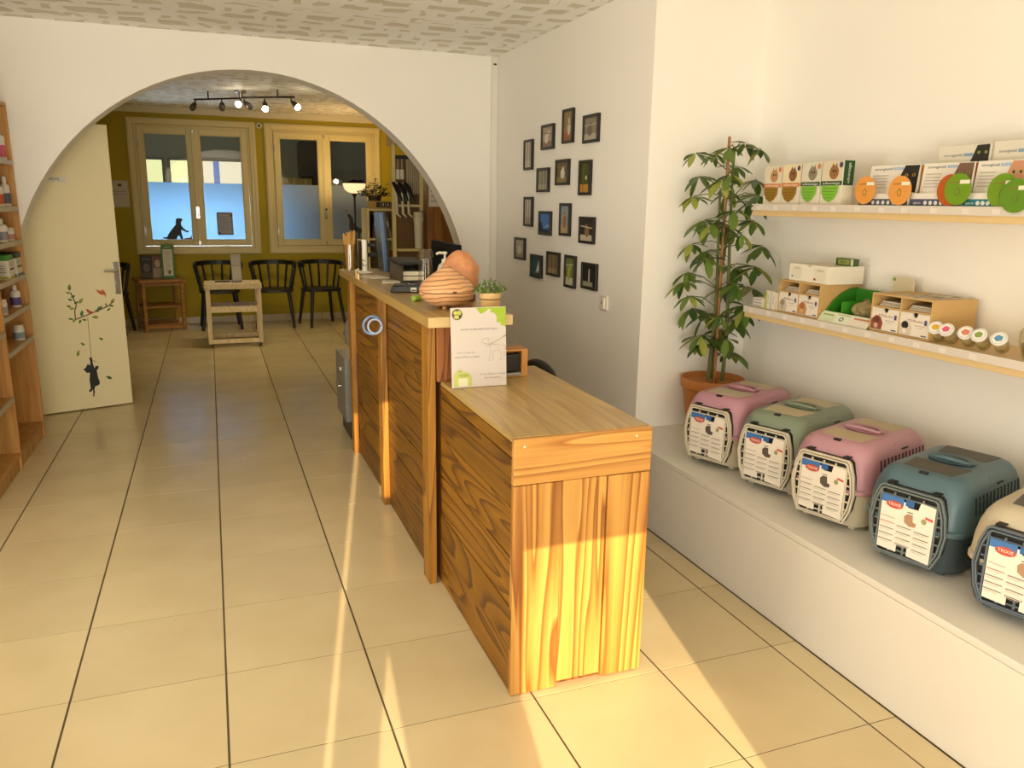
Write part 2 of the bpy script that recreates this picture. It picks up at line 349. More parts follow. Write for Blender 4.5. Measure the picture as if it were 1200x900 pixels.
# unseen shop front behind the camera: panels with gaps shaped to cast the sun patches
fb = MB()
LB = 1.0                                                           # top of the low gap, added so sunlit floor brightens the ceiling
YO = YF - 0.014
for x0, x1, z0, z1 in ((XL - 0.1, -0.543, LB, ZC), (-0.521, -0.39, LB, ZC), (-0.305, 0.057, LB, ZC), (0.684, XR + 0.1, LB, ZC), (0.057, 0.684, 1.75, ZC), (-0.543, -0.521, 2.32, ZC),
                       (XL - 0.1, XL + 0.12, 0, LB), (1.5, XR + 0.1, 0, LB), (XL + 0.12, 1.5, 0, 0.05)):
    fb.box(x0, x1, YO, YF, z0, z1)
fb.prism([(-0.39, 1.24), (-0.362, 1.375), (-0.39, 1.375)], (0, YO, 0), (1, 0, 0), (0, 0, 1), (0, 0.014, 0))
fb.prism([(-0.305, 1.19), (-0.305, 1.375), (-0.358, 1.375)], (0, YO, 0), (1, 0, 0), (0, 0, 1), (0, 0.014, 0))
fb.box(-0.39, -0.305, YO, YF, 1.375, 1.83); fb.box(-0.39, -0.305, YO, YF, 2.33, ZC)
struct(fb.build('wall_front', WALL))

# floor with its tiles
fl = struct(MB().box(XL - 0.1, XB + 0.1, YF - 0.1, YB + 0.1, -0.06, -0.0014).build('floor', M('grout', '#54462c', 0.9)))
T = 0.45; tiles = {}
for i in range(-4, 7):
    for j in range(-9, 19):
        x0, x1, y0, y1 = i * T, (i + 1) * T, j * T, (j + 1) * T
        yc = (y0 + y1) / 2; xmax = 1.905 if yc < YJ else (XP if yc < YA else XB)
        x0 = max(x0, XL); x1 = min(x1, xmax); y0 = max(y0, YF); y1 = min(y1, YB)
        if x1 - x0 < 0.02 or y1 - y0 < 0.02: continue
        w, h = round(x1 - x0, 4), round(y1 - y0, 4)
        if (w, h) not in tiles:
            a, b_ = w / 2 - 0.0032, h / 2 - 0.0017; e = 0.0005
            mb = MB().hexa([(-a, -b_, -0.008), (a, -b_, -0.008), (a, b_, -0.008), (-a, b_, -0.008)], [(-a, -b_, -e), (a, -b_, -e), (a, b_, -e), (-a, b_, -e)])
            mb.hexa([(-a, -b_, -e), (a, -b_, -e), (a, b_, -e), (-a, b_, -e)], [(-a + e, -b_ + e, 0), (a - e, -b_ + e, 0), (a - e, b_ - e, 0), (-a + e, b_ - e, 0)])
            o = mb.build('tile', TILE, fl); tiles[(w, h)] = o.data
        else: o = link('tile', tiles[(w, h)], fl)
        o.location = ((x0 + x1) / 2, (y0 + y1) / 2, 0)

# back wall with two window openings
WZ0, WZ1 = 0.905, 2.315
wb = MB()
wb.box(XL - 0.1, XB + 0.1, YB, YB + 0.12, 0, WZ0); wb.box(XL - 0.1, XB + 0.1, YB, YB + 0.12, WZ1, ZC)
for a, b_ in ((XL - 0.1, -0.705), (0.55, 0.792), (2.047, XB + 0.1)): wb.box(a, b_, YB, YB + 0.12, WZ0, WZ1)
struct(wb.build('wall_back', YELLOW))
struct(MB().box(XL, XB, YB - 0.05, YB - 0.0005, 2.435, ZC - 0.0005).build('trim_2', M('cornice_paint', '#d8cfae', 0.6), bevel=0.006))
bb = sempty('baseboard_back'); bx0 = XL
while bx0 < XB - 0.05:
    bx('baseboard_tile', TILE, bb, bx0 + 0.002, min(bx0 + 0.448, XB - 0.002), YB - 0.012, YB - 0.0005, 0.002, 0.085, bevel=0.002); bx0 += 0.45

def make_window(name, dx, label):
    w = sempty(name, (dx, YB, 0), 0, label)
    X0, X1, Z0, Z1 = -0.775, 0.62, 0.84, 2.385
    def frame(nm, x0, x1, z0, z1, t, y0, y1, mat=CREAMWOOD, parent=w, bev=0.004):
        b = MB().box(x0, x0 + t, y0, y1, z0, z1).box(x1 - t, x1, y0, y1, z0, z1).box(x0 + t, x1 - t, y0, y1, z0, z0 + t).box(x0 + t, x1 - t, y0, y1, z1 - t, z1)
        return b.build(nm, mat, parent, bevel=bev, weld=False)
    frame('architrave', X0, X1, Z0, Z1, 0.07, -0.022, -0.0005)
    frame('architrave_lip', X0 + 0.012, X1 - 0.012, Z0 + 0.012, Z1 - 0.012, 0.02, -0.030, -0.0225)
    frame('frame', -0.704, 0.549, WZ0 + 0.001, WZ1 - 0.001, 0.03, -0.004, 0.09)
    for k, (a, b_) in enumerate(((-0.672, -0.082), (-0.074, 0.517))):
        c = frame('casement', a, b_, 0.94, 2.284, 0.066, -0.018, 0.03)
        frame('glazing_bead', a + 0.066, b_ - 0.066, 1.006, 2.218, 0.010, -0.010, 0.012, parent=c, bev=0.003)
        bx('pane', GLASS, c, a + 0.066, b_ - 0.066, 0.010, 0.014, 1.006, 2.218)
        bx('frosted_film', FILM, c, a + 0.067, b_ - 0.067, 0.0084, 0.0094, 1.007, 1.673)
        if k == 0:
            bx('hinge', METAL, c, a + 0.002, a + 0.014, -0.030, -0.018, 2.05, 2.13); bx('hinge', METAL, c, a + 0.002, a + 0.014, -0.030, -0.018, 1.08, 1.16)
    h = bx('cover_strip', CREAMWOOD, w, -0.097, -0.059, -0.030, -0.0185, 0.945, 2.28, bevel=0.004)
    MB().box(-0.092, -0.064, -0.036, -0.0305, 1.265, 1.395).tube([(-0.078, -0.036, 1.36), (-0.078, -0.062, 1.36), (-0.078, -0.066, 1.35), (-0.078, -0.066, 1.27)], 0.008).build('handle', CHROME, w, smooth=True)
    bx('latch', METAL, w, -0.088, -0.068, -0.034, -0.0305, 0.955, 0.995); bx('latch', METAL, w, -0.088, -0.068, -0.034, -0.0305, 2.235, 2.272)
    return w
make_window('window_1', 0.0, 'cream two-casement window with bluish backlit frosted film, left of the two')
make_window('window_2', 1.497, 'cream two-casement window behind the floor lamp with grey frosted film')

# the room beyond the windows
struct(bx('wall_beyond_back', GREYWALL, None, -2.4, 3.4, 11.5, 11.6, 0, 2.6)); struct(bx('wall_beyond_left', GREYWALL, None, -2.5, -2.4, 8.42, 11.6, 0, 2.6))
struct(bx('wall_beyond_right', GREYWALL, None, 3.4, 3.5, 8.42, 11.6, 0, 2.6)); struct(bx('floor_beyond', GREYWALL, None, -2.5, 3.5, 8.42, 11.6, -0.05, 0.0))
struct(bx('ceiling_beyond', M('grey_ceiling', '#8f908c', 0.8), None, -2.5, 3.5, 8.42, 11.6, 2.6, 2.7))
GREENOUT = M('daylit_garden', '#dadca6', 0.9, noise=0.5, nscale=9, emit=1.1); PALEOUT = M('daylit_facade', '#efe6cf', 0.9, emit=0.8); BLUEOUT = M('blue_shutter', '#6f8fe0', 0.9, emit=0.5)
for k, (a, b_, mt) in enumerate(((-0.84, -0.58, GREENOUT), (-0.46, -0.22, GREENOUT), (0.0, 0.62, PALEOUT))):
    ww = sempty('window_%d' % (k + 3), (0, 11.5, 0), 0, 'small daylit window in the far wall behind the glass')
    bx('pane', mt, ww, a, b_, -0.012, -0.004, 1.2, 2.05)
    MB().box(a - 0.04, a, -0.03, -0.001, 1.16, 2.09).box(b_, b_ + 0.04, -0.03, -0.001, 1.16, 2.09).box(a, b_, -0.03, -0.001, 2.05, 2.09).box(a, b_, -0.03, -0.001, 1.16, 1.2).build('frame', M('grey_frame', '#77787a', 0.6), ww)
    if k == 2: bx('shutter', BLUEOUT, ww, a + 0.15, a + 0.24, -0.022, -0.014, 1.2, 2.05)
struct(bx('trim_3', M('dark_duct', '#2b2b2c', 0.6), None, -1.2, 0.9, 10.2, 10.32, 2.50, 2.599))
tag(bx('tall_dark_cupboard', M('dark_cupboard', '#1d1b1a', 0.5), None, 1.42, 1.68, 11.0, 11.45, 0.0, 2.37, bevel=0.004), 'tall dark cupboard seen through the glass behind the cardboard boxes', 'cupboard')
sh = tag(bx('wall_shelf', M('dark_shelf', '#4a3a2a', 0.6), None, 0.95, 2.7, 10.3, 10.55, 1.655, 1.685), 'brown shelf seen through the glass in the room beyond', 'shelf')
for k, (a, b_, h) in enumerate(((1.00, 1.16, 0.115), (1.165, 1.32, 0.12), (1.325, 1.50, 0.112))):
    t = thing('cardboard_box', ['left', 'middle', 'right'][k] + ' cardboard box of three on the shelf behind the glass', 'box', ((a + b_) / 2, 10.42, 1.685))
    bx('carton', M('cardboard', '#a88a55', 0.8), t, -(b_ - a) / 2, (b_ - a) / 2, -0.1, 0.1, 0.0, h, bevel=0.002); bx('tape', M('carton_tape', '#c7ad78', 0.4), t, -0.012, 0.012, -0.101, -0.1003, 0.0, h)
t = thing('storage_box', 'white storage box on the shelf behind the right pane', 'box', (1.86, 10.42, 1.685)); bx('body', M('white_box_far', '#c9c7bd', 0.6), t, -0.08, 0.08, -0.1, 0.1, 0, 0.09, bevel=0.003); bx('lid', M('white_box_far', '#c9c7bd', 0.6), t, -0.085, 0.085, -0.105, 0.105, 0.091, 0.105, bevel=0.003)
rb = MB()
for k in range(9): rb.ell((random.uniform(-0.14, 0.14), random.uniform(-0.05, 0.05), 0.045 + random.uniform(0, 0.03)), (0.06, 0.05, 0.045), 10, 6)
tag(rb.build('folded_blanket', M('dark_blanket', '#2c2822', 0.9), loc=(2.22, 10.42, 1.686), smooth=True), 'dark crumpled blanket on the shelf behind the right pane', 'blanket')

# ------------------------------------------------------------------ white display ledge
lt = thing('display_ledge', 'long white built-in ledge carrying the pet carriers and the potted plant', 'ledge', (0, 0, 0))
bx('front_panel', LEDGE, lt, 1.908, 1.928, YF + 0.001, YJ - 0.0005, 0.0005, 0.355, bevel=0.002)
bx('top_slab', LEDGE, lt, 1.908, XR - 0.0005, YF + 0.001, YJ - 0.0005, 0.356, 0.38, bevel=0.003)

# ------------------------------------------------------------------ reception counter
ct = thing('reception_counter', 'L-shaped pine plank reception counter with a tall and a low section', 'counter', (0, 0, 0))
# low section
bx('carcass', PINE_D, ct, 0.848, 1.268, 0.05, 0.83, 0.0, 0.815); bx('carcass', PINE_D, ct, 0.835, 1.06, 0.83, 2.69, 0.0, 1.055)
zs = (0.002, 0.155, 0.298, 0.462, 0.622, 0.775, 0.822)
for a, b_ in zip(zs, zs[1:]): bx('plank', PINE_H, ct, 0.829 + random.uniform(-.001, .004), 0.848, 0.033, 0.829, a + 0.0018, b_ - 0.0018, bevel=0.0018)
bx('end_board', PINE_X, ct, 0.829, 1.287, 0.030, 0.050, 0.697, 0.838, bevel=0.002)
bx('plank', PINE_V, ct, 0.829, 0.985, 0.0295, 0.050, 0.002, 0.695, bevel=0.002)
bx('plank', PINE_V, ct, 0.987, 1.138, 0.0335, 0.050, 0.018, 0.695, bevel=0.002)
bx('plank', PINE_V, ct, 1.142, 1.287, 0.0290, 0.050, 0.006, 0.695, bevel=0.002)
bx('low_top', TOPWOOD, ct, 0.831, 1.287, 0.0505, 0.829, 0.823, 0.840, bevel=0.002); bx('low_top', TOPWOOD, ct, 1.0705, 1.287, 0.830, 1.0, 0.823, 0.840, bevel=0.002)
bx('side_panel', PINE_D, ct, 1.268, 1.286, 0.0505, 1.0, 0.0, 0.822)
for x in (0.862, 1.232): MB().lathe([(0.004, 0), (0.0035, 0.0012), (0.0, 0.0016)], n=10, mtx=Matrix.Rotation(PI / 2, 3, 'X'), c=(x, 0.0298, 0.815)).build('screw_cap', M('screw_cap', '#e8dcc6', 0.5), ct)
# tall section
zs = (0.002, 0.165, 0.318, 0.465, 0.612, 0.765, 0.912, 1.055)
for y0, y1 in ((0.925, 1.735), (1.815, 2.62)):
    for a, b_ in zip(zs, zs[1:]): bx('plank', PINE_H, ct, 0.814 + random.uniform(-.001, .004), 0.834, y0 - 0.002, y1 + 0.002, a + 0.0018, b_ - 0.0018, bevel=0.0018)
for y0, y1 in ((0.832, 0.927), (1.730, 1.812), (2.618, 2.70)): bx('post', wood('post_pine', ('#b07c24', '#a26e1a', '#7c4e0e', '#3a2006'), axis=2, rough=0.5), ct, 0.782, 0.8125, y0, y1, 0.001, 1.058, bevel=0.002)
bx('end_board', PINE_D, ct, 0.8135, 0.94, 0.812, 0.829, 0.8405, 1.058, bevel=0.0015); bx('end_board', PINE_D, ct, 0.941, 1.068, 0.812, 0.829, 0.8405, 1.058, bevel=0.0015)
bx('back_panel', PINE_D, ct, 1.0605, 1.069, 0.83, 2.69, 0.0, 1.055)
tt = bx('tall_top', TOPWOOD, ct, 0.760, 1.085, 0.735, 2.86, 1.0605, 1.0985, bevel=0.0015)
bx('edge_band', EDGEWOOD, tt, 0.760, 1.085, 0.7335, 0.7348, 1.061, 1.098); bx('edge_band', M('side_band', '#b08f50', 0.4), tt, 0.7586, 0.7598, 0.735, 2.86, 1.061, 1.098)
hk = thing('leash_ring', 'blue and white coiled leash ring hung on the counter post', 'leash ring', (0.742, 1.722, 0.925))
MB().tube([(0.043 * math.cos(a), 0.006 * math.sin(2 * a), 0.043 * math.sin(a)) for a in [2 * PI * i / 28 for i in range(28)]], 0.006, 8, closed=True).build('ring', M('blue_rubber', '#7f9fd0', 0.4), hk, smooth=True)
MB().tube([(0.010 + 0.033 * math.cos(a), -0.014 + 0.006 * math.sin(a), -0.004 + 0.033 * math.sin(a)) for a in [2 * PI * i / 28 for i in range(28)]], 0.005, 8, closed=True).build('coil', M('pale_blue_rubber', '#b9cbe6', 0.4), hk, smooth=True)
MB().cyl((0.0395, 0.035, 0.0), (0.036, -0.022, 0.0), 0.005).build('hook', CHROME, hk, smooth=True)

# things on the counter
ZT = 1.0986; ZL = 0.8402
ps = thing('counter_sign', 'white notice board with a dog drawing standing on the low counter', 'sign', (0.942, 0.690, ZL + 0.0006)); ps.rotation_euler = (math.radians(-4), 0, 0)
bx('board', M('sign_white', '#cfc6be', 0.4), ps, -0.106, 0.106, 0, 0.006, 0, 0.294, bevel=0.0015)
G = '9db82e'; DK = '6b6458'
dog = [(0.010, 0.168), (0.016, 0.178), (0.030, 0.182), (0.036, 0.178), (0.034, 0.168), (0.040, 0.158), (0.075, 0.154), (0.098, 0.150)]
items = [('rect', -0.105, 0.001, 0.105, 0.293, 'cfc6be'), ('poly', [(-0.010, 0.292), (0.105, 0.292), (0.105, 0.214), (0.097, 0.224), (0.088, 0.222), (0.083, 0.236), (0.068, 0.238), (0.071, 0.254), (0.062, 0.270), (0.046, 0.276), (0.038, 0.283), (0.024, 0.276), (0.012, 0.270), (0.004, 0.272)], G), ('ell', 0.040, 0.282, 0.006, 0.005, 'cfc6be'), ('ell', 0.093, 0.220, 0.004, 0.005, 'cfc6be'),
    ('ell', -0.082, 0.270, 0.020, 0.020, '5c5a2a'), ('ell', -0.088, 0.276, 0.008, 0.007, 'c6c65a'), ('ell', -0.074, 0.276, 0.007, 0.008, 'b9bf48'), ('ell', -0.084, 0.261, 0.010, 0.007, 'c3c06a'), ('ell', -0.072, 0.262, 0.004, 0.004, '2f2d18'),
    ('text', 'POUR LA SÉCURITÉ DE TOUS', 0.0, 0.214, 0.140, 0.0060, DK), ('text', 'merci de garder', -0.050, 0.130, 0.070, 0.0055, '8d8678'), ('text', 'votre chien en laisse', -0.047, 0.114, 0.096, 0.0060, '6a6356'),
    ('text', 'et vos chats en caisse', 0.050, 0.047, 0.100, 0.0060, '6a6356'), ('text', 'de transport', 0.050, 0.033, 0.062, 0.0055, DK), ('line', (0.028, 0.150), (0.104, 0.186), 0.0016, '7d8a4e'), ('line', (0.092, 0.182), (0.105, 0.190), 0.004, '8f9a52'),
    ('poly', [(-0.100, 0.006), (-0.100, 0.050), (-0.088, 0.062), (-0.082, 0.068), (-0.074, 0.068), (-0.068, 0.062), (-0.050, 0.058), (-0.036, 0.050), (-0.032, 0.040), (-0.032, 0.006)], 'bcc46a'), ('rect', -0.082, 0.006, -0.046, 0.036, 'dcd8b4'), ('line', (-0.080, 0.062), (-0.070, 0.062), 0.003, '8d9440')]
for a, b_ in zip(dog, dog[1:]): items.append(('line', a, b_, 0.0012, 'a59e90'))
for a, b_ in (((0.010, 0.168), (0.018, 0.160)), ((0.018, 0.160), (0.034, 0.158)), ((0.040, 0.158), (0.042, 0.130)), ((0.042, 0.130), (0.036, 0.098)), ((0.036, 0.098), (0.046, 0.096)), ((0.050, 0.128), (0.052, 0.098)), ((0.050, 0.128), (0.074, 0.136)), ((0.074, 0.136), (0.086, 0.118)), ((0.086, 0.118), (0.080, 0.098)), ((0.080, 0.098), (0.090, 0.096)), ((0.098, 0.150), (0.096, 0.124)), ((0.096, 0.124), (0.094, 0.100)), ((0.098, 0.150), (0.104, 0.134))): items.append(('line', a, b_, 0.0012, 'a59e90'))
for k in range(6): items.append(('line', (-0.078 + 0.006 * k, 0.042), (-0.078 + 0.006 * k, 0.052), 0.002, '7f8a3c'))
decal(ps, 'print', (0, 0, 0), (1, 0, 0), (0, 0, 1), items)
# oil diffuser
df = thing('oil_diffuser', 'onion-shaped wood-grain oil diffuser on the counter', 'diffuser', (0.902, 0.985, ZT))
def stripes():
    mt = bpy.data.materials.new('striped_wood'); mt.use_nodes = True; nt = mt.node_tree; N = nt.nodes.new; L = nt.links.new; b = nt.nodes['Principled BSDF']
    tc = N('ShaderNodeTexCoord'); mp = N('ShaderNodeMapping'); mp.inputs['Rotation'].default_value = (0.25, 0.1, 0); mp.inputs['Scale'].default_value = (0.6, 0.6, 1.3); L(tc.outputs['Object'], mp.inputs[0])
    w = N('ShaderNodeTexWave'); w.wave_type = 'BANDS'; w.bands_direction = 'Z'; w.inputs['Scale'].default_value = 15; w.inputs['Distortion'].default_value = 3.5; w.inputs['Detail'].default_value = 2; w.inputs['Detail Scale'].default_value = 1.2; L(mp.outputs[0], w.inputs[0])
    r = N('ShaderNodeValToRGB'); e = r.color_ramp.elements; e[0].position = 0.0; e[0].color = lin('#dba874'); e[1].position = 1.0; e[1].color = lin('#96643e'); x = e.new(0.62); x.color = lin('#d6a578'); x = e.new(0.88); x.color = lin('#c08c60')
    L(w.outputs['Fac'], r.inputs[0]); L(r.outputs[0], b.inputs['Base Color']); b.inputs['Roughness'].default_value = 0.4
    return mt
STR = stripes()
MB().lathe([(0.052, 0.012), (0.075, 0.018), (0.100, 0.038), (0.110, 0.060), (0.1108, 0.066)], n=40, cap=True).build('base', STR, df, smooth=True)
MB().lathe([(0.1105, 0.0675), (0.106, 0.085), (0.088, 0.108), (0.060, 0.130), (0.034, 0.148), (0.014, 0.162), (0.005, 0.167), (0.0, 0.168)], n=40, cap=False).build('cover', STR, df, smooth=True)
MB().lathe([(0.105, 0.0640), (0.1112, 0.0650), (0.1112, 0.0672), (0.105, 0.0680)], n=40).build('seam', BLACKM, df, smooth=True)
for a in (0, 2.1, 4.2): MB().cyl((0.04 * math.cos(a), 0.04 * math.sin(a), 0), (0.04 * math.cos(a), 0.04 * math.sin(a), 0.013), 0.010).build('foot', M('foot_tan', '#c08a50', 0.5), df)
MB().box(-0.008, 0.008, -0.1115, -0.106, 0.068, 0.075).build('button', M('button_brown', '#4a2a14', 0.4), df, bevel=0.002)
# salt lamp
sl = thing('salt_lamp', 'round orange rock salt lamp behind the diffuser', 'lamp', (1.022, 1.205, ZT))
def bumpy(d):
    return 1 + 0.05 * math.sin(5 * d.x + 2 * d.z) + 0.04 * math.sin(7 * d.y + 3 * d.x) + 0.03 * math.sin(9 * d.z + 4 * d.y)
MB().ell((0, 0, 0.112), (0.082, 0.074, 0.092), 28, 18, bumpy).build('salt_rock', M('salt_rock', '#d08e5e', 0.5, noise=0.35, nscale=30, bump=0.35, sub=0.25), sl, smooth=True, angle=80)
MB().lathe([(0.062, 0), (0.066, 0.004), (0.066, 0.024), (0.060, 0.028)], n=28).build('wooden_base', M('lamp_base', '#6b2f14', 0.5), sl, smooth=True)
# little plant
LEAFS = M('small_leaf', '#5f7a34', 0.5, noise=0.3, nscale=30)
hp = thing('potted_herb', 'small green herb in a beige cup beside the salt lamp', 'potted plant', (1.042, 0.89, ZT)); hp.location = (1.042, 0.872, ZT)
MB().lathe([(0.020, 0), (0.028, 0.003), (0.039, 0.022), (0.042, 0.070), (0.039, 0.070), (0.037, 0.06)], n=24).build('cup', M('beige_ceramic', '#d8b478', 0.4), hp, smooth=True)
MB().lathe([(0.0395, 0.0425), (0.0412, 0.0435), (0.0414, 0.0465), (0.0398, 0.0475)], n=24).build('cord', M('brown_cord', '#6b4a2a', 0.8), hp, smooth=True)
fo = MB()
for k in range(260):
    a = random.uniform(0, 2 * PI); r = 0.012 + 0.055 * random.random() ** 0.7; z = 0.070 + 0.06 * random.random() * (1.1 - r / 0.075)
    c = Vector((r * math.cos(a), r * math.sin(a), z)); d = Vector((random.uniform(-1, 1), random.uniform(-1, 1), random.uniform(0, 1.2))).normalized(); w = d.cross(Vector((random.random(), random.random(), 1))).normalized()
    fo.add([c - d * 0.007, c + w * 0.0035, c + d * 0.008, c - w * 0.0035], [(0, 1, 2, 3)])
for k in range(26):
    a = random.uniform(0, 2 * PI); r = random.uniform(0.02, 0.055); fo.tube([(0.3 * r * math.cos(a), 0.3 * r * math.sin(a), 0.045), (r * math.cos(a), r * math.sin(a), 0.085)], 0.0008, 4)
fo.build('foliage', LEAFS, hp)['kind'] = 'stuff'
# hand soap in a clear tumbler, card terminal, papers, dark tray
sp = thing('soap_bottle', 'clear pump bottle with white pump between terminal and monitor', 'bottle', (1.045, 1.52, ZT))
MB().lathe([(0.030, 0), (0.036, 0.004), (0.036, 0.10), (0.029, 0.125), (0.014, 0.135)], n=24).build('bottle', M('milky_bottle', '#cfc7b2', 0.25), sp, smooth=True)
MB().lathe([(0.015, 0.135), (0.015, 0.150), (0.005, 0.152), (0.005, 0.172), (0.011, 0.174), (0.011, 0.184)], n=16).tube([(0, 0, 0.178), (-0.03, -0.005, 0.180), (-0.042, -0.007, 0.174)], 0.006).build('pump', M('white_plastic', '#e4ddcb', 0.35), sp, smooth=True)
tb = thing('stacked_tumblers', 'upturned clear plastic tumblers next to the pump bottle', 'tumblers', (0.975, 1.60, ZT))
MB().lathe([(0.038, 0.0), (0.037, 0.01), (0.030, 0.15), (0.027, 0.152)], n=24).build('tumbler', JARGLASS, tb, smooth=True); MB().lathe([(0.0305, 0.150), (0.0385, 0.156), (0.0295, 0.19), (0.0, 0.192)], n=24).build('tumbler', JARGLASS, tb, smooth=True)
te = thing('card_terminal', 'flat black card payment terminal on the counter', 'terminal', (0.876, 1.56, ZT), math.radians(-18))
MB().hexa([(-0.075, -0.045, 0), (0.075, -0.045, 0), (0.075, 0.045, 0), (-0.075, 0.045, 0)], [(-0.068, -0.038, 0.030), (0.066, -0.038, 0.038), (0.066, 0.038, 0.038), (-0.068, 0.038, 0.030)]).build('body', BLACKP, te, bevel=0.006)
decal(te, 'label', (0.02, -0.0425, 0.014), (1, 0, 0), (0, 0.2, 1), [('rect', 0, -0.008, 0.026, 0.010, 'd8d4c4'), ('rect', 0.003, -0.005, 0.023, 0.001, '333333')], lift=0.0015)
bx('keypad', M('dark_keys', '#2a2a2e', 0.5), te, -0.058, 0.0, -0.028, 0.028, 0.0325, 0.0375); bx('screen', M('dark_glass', '#0b0c10', 0.1), te, 0.01, 0.058, -0.026, 0.026, 0.0375, 0.040)
gm = thing('highlighter', 'short green and white marker tucked beside the diffuser', 'marker', (0.845, 1.225, ZT), 0.6)
MB().tube([(-0.03, 0, 0.012), (0.01, 0, 0.012)], 0.012, 12).build('barrel', M('green_plastic', '#8fae3a', 0.4), gm, smooth=True); MB().tube([(0.01, 0, 0.012), (0.038, 0, 0.012)], [0.011, 0.009], 12).build('cap', M('white_plastic', '#e4ddcb', 0.35), gm, smooth=True)
for k, (x, y, w, h, a, lb) in enumerate(((0.865, 2.28, 0.10, 0.15, 0.3, 'white paper sheet lying on the counter nearest the tall post'), (0.90, 2.02, 0.09, 0.13, -0.2, 'pale paper slip lying on the counter by the dark tray'))):
    t = thing('paper_sheet', lb, 'paper', (x, y, ZT), a); bx('sheet', M('paper', '#e3dcc6', 0.7), t, -w / 2, w / 2, -h / 2, h / 2, 0.0004, 0.003); decal(t, 'writing', (0, 0, 0.003), (1, 0, 0), (0, 1, 0), [('line', (-w * .35, h * (.3 - .12 * i)), (w * (.3 - .1 * (i % 3)), h * (.3 - .12 * i)), 0.002, '8a8578') for i in range(6)])
dt = thing('letter_tray', 'dark letter tray with black lid on the counter', 'tray', (1.008, 2.12, ZT), 0.0)
MB().box(-0.062, 0.062, -0.15, 0.15, 0, 0.006).box(-0.062, -0.056, -0.15, 0.15, 0.006, 0.085).box(0.056, 0.062, -0.15, 0.15, 0.006, 0.085).box(-0.056, 0.056, 0.144, 0.15, 0.006, 0.085).build('tray', M('smoked_plastic', '#3a3022', 0.3), dt)
MB().hexa([(-0.078, -0.165, 0.092), (0.07, -0.165, 0.092), (0.07, 0.155, 0.092), (-0.078, 0.155, 0.092)], [(-0.07, -0.155, 0.104), (0.065, -0.155, 0.104), (0.065, 0.15, 0.110), (-0.07, 0.15, 0.110)]).build('lid', BLACKM, dt, bevel=0.004)
for z in (0.03, 0.055): bx('paper_stack', M('paper', '#e3dcc6', 0.7), dt, -0.054, 0.054, -0.14, 0.14, z - 0.02, z)
# chew sticks in a glass, white holder post, monitor on arm
cs = thing('chew_stick_jar', 'glass jar full of tall brown chew sticks at the counter end', 'jar', (0.805, 2.70, ZT))
MB().lathe([(0.036, 0), (0.040, 0.004), (0.040, 0.155), (0.037, 0.155), (0.037, 0.008), (0.0, 0.008)], n=24).build('jar', JARGLASS, cs, smooth=True)
CH = M('chew_stick', '#b48844', 0.7, noise=0.25, nscale=40, bump=0.3)
for k in range(11):
    a = k * 2.4; r = 0.024 * math.sqrt((k + .5) / 11); h = random.uniform(0.19, 0.245)
    MB().tube([(r * math.cos(a) * .8, r * math.sin(a) * .8, 0.010), (r * 1.05 * math.cos(a), r * 1.05 * math.sin(a), h * 0.5), (r * 1.5 * math.cos(a + .2), r * 1.5 * math.sin(a + .2), h - 0.01), (r * 1.55 * math.cos(a + .2), r * 1.55 * math.sin(a + .2), h)], [0.008, 0.0085, 0.009, 0.004], 7).build('chew_stick', CH, cs, smooth=True)
wp = thing('white_stand', 'white round-based post holder beside the chew stick jar', 'stand', (0.868, 2.585, ZT))
MB().lathe([(0.048, 0), (0.050, 0.003), (0.046, 0.007), (0.018, 0.012), (0.0155, 0.02), (0.0155, 0.185), (0.012, 0.188)], n=24).build('post', M('glossy_white', '#e6dfca', 0.2), wp, smooth=True)
MB().tube([(0.0155 + 0.0, -0.0, 0.06), (-0.02, -0.03, 0.075), (-0.025, -0.035, 0.06), (-0.01, -0.02, 0.04), (0.012, -0.01, 0.045)], 0.002, 6).build('cable_loop', BLACKM, wp, smooth=True)
mo = thing('counter_monitor', 'computer monitor on black arm stand seen edge-on', 'monitor', (0.975, 2.80, ZT), 0)
MB().box(-0.10, -0.055, -0.045, 0.035, 0, 0.175).build('arm_post', BLACKP, mo, bevel=0.004)
bx('bracket', BLACKP, mo, -0.055, 0.0, -0.012, 0.012, 0.075, 0.10, bevel=0.002); bx('bracket', BLACKP, mo, -0.055, -0.005, -0.012, 0.012, 0.135, 0.155, bevel=0.002)
pn = MB().hexa([(0.010, -0.20, -0.0), (0.034, -0.20, -0.0), (0.050, 0.06, 0.0), (0.026, 0.06, 0.0)], [(-0.014, -0.20, 0.34), (0.010, -0.20, 0.34), (0.026, 0.06, 0.34), (0.002, 0.06, 0.34)]).build('housing', M('housing_reflection_blue', '#4a6480', 0.25), mo, bevel=0.004)  # blue of the reflected window is put into the housing colour
MB().hexa([(0.0345, -0.202, 0.001), (0.044, -0.202, 0.001), (0.060, 0.06, 0.001), (0.051, 0.06, 0.001)], [(0.0108, -0.202, 0.341), (0.020, -0.202, 0.341), (0.036, 0.06, 0.341), (0.0268, 0.06, 0.341)]).build('screen_bezel', BLACKP, pn, bevel=0.002)
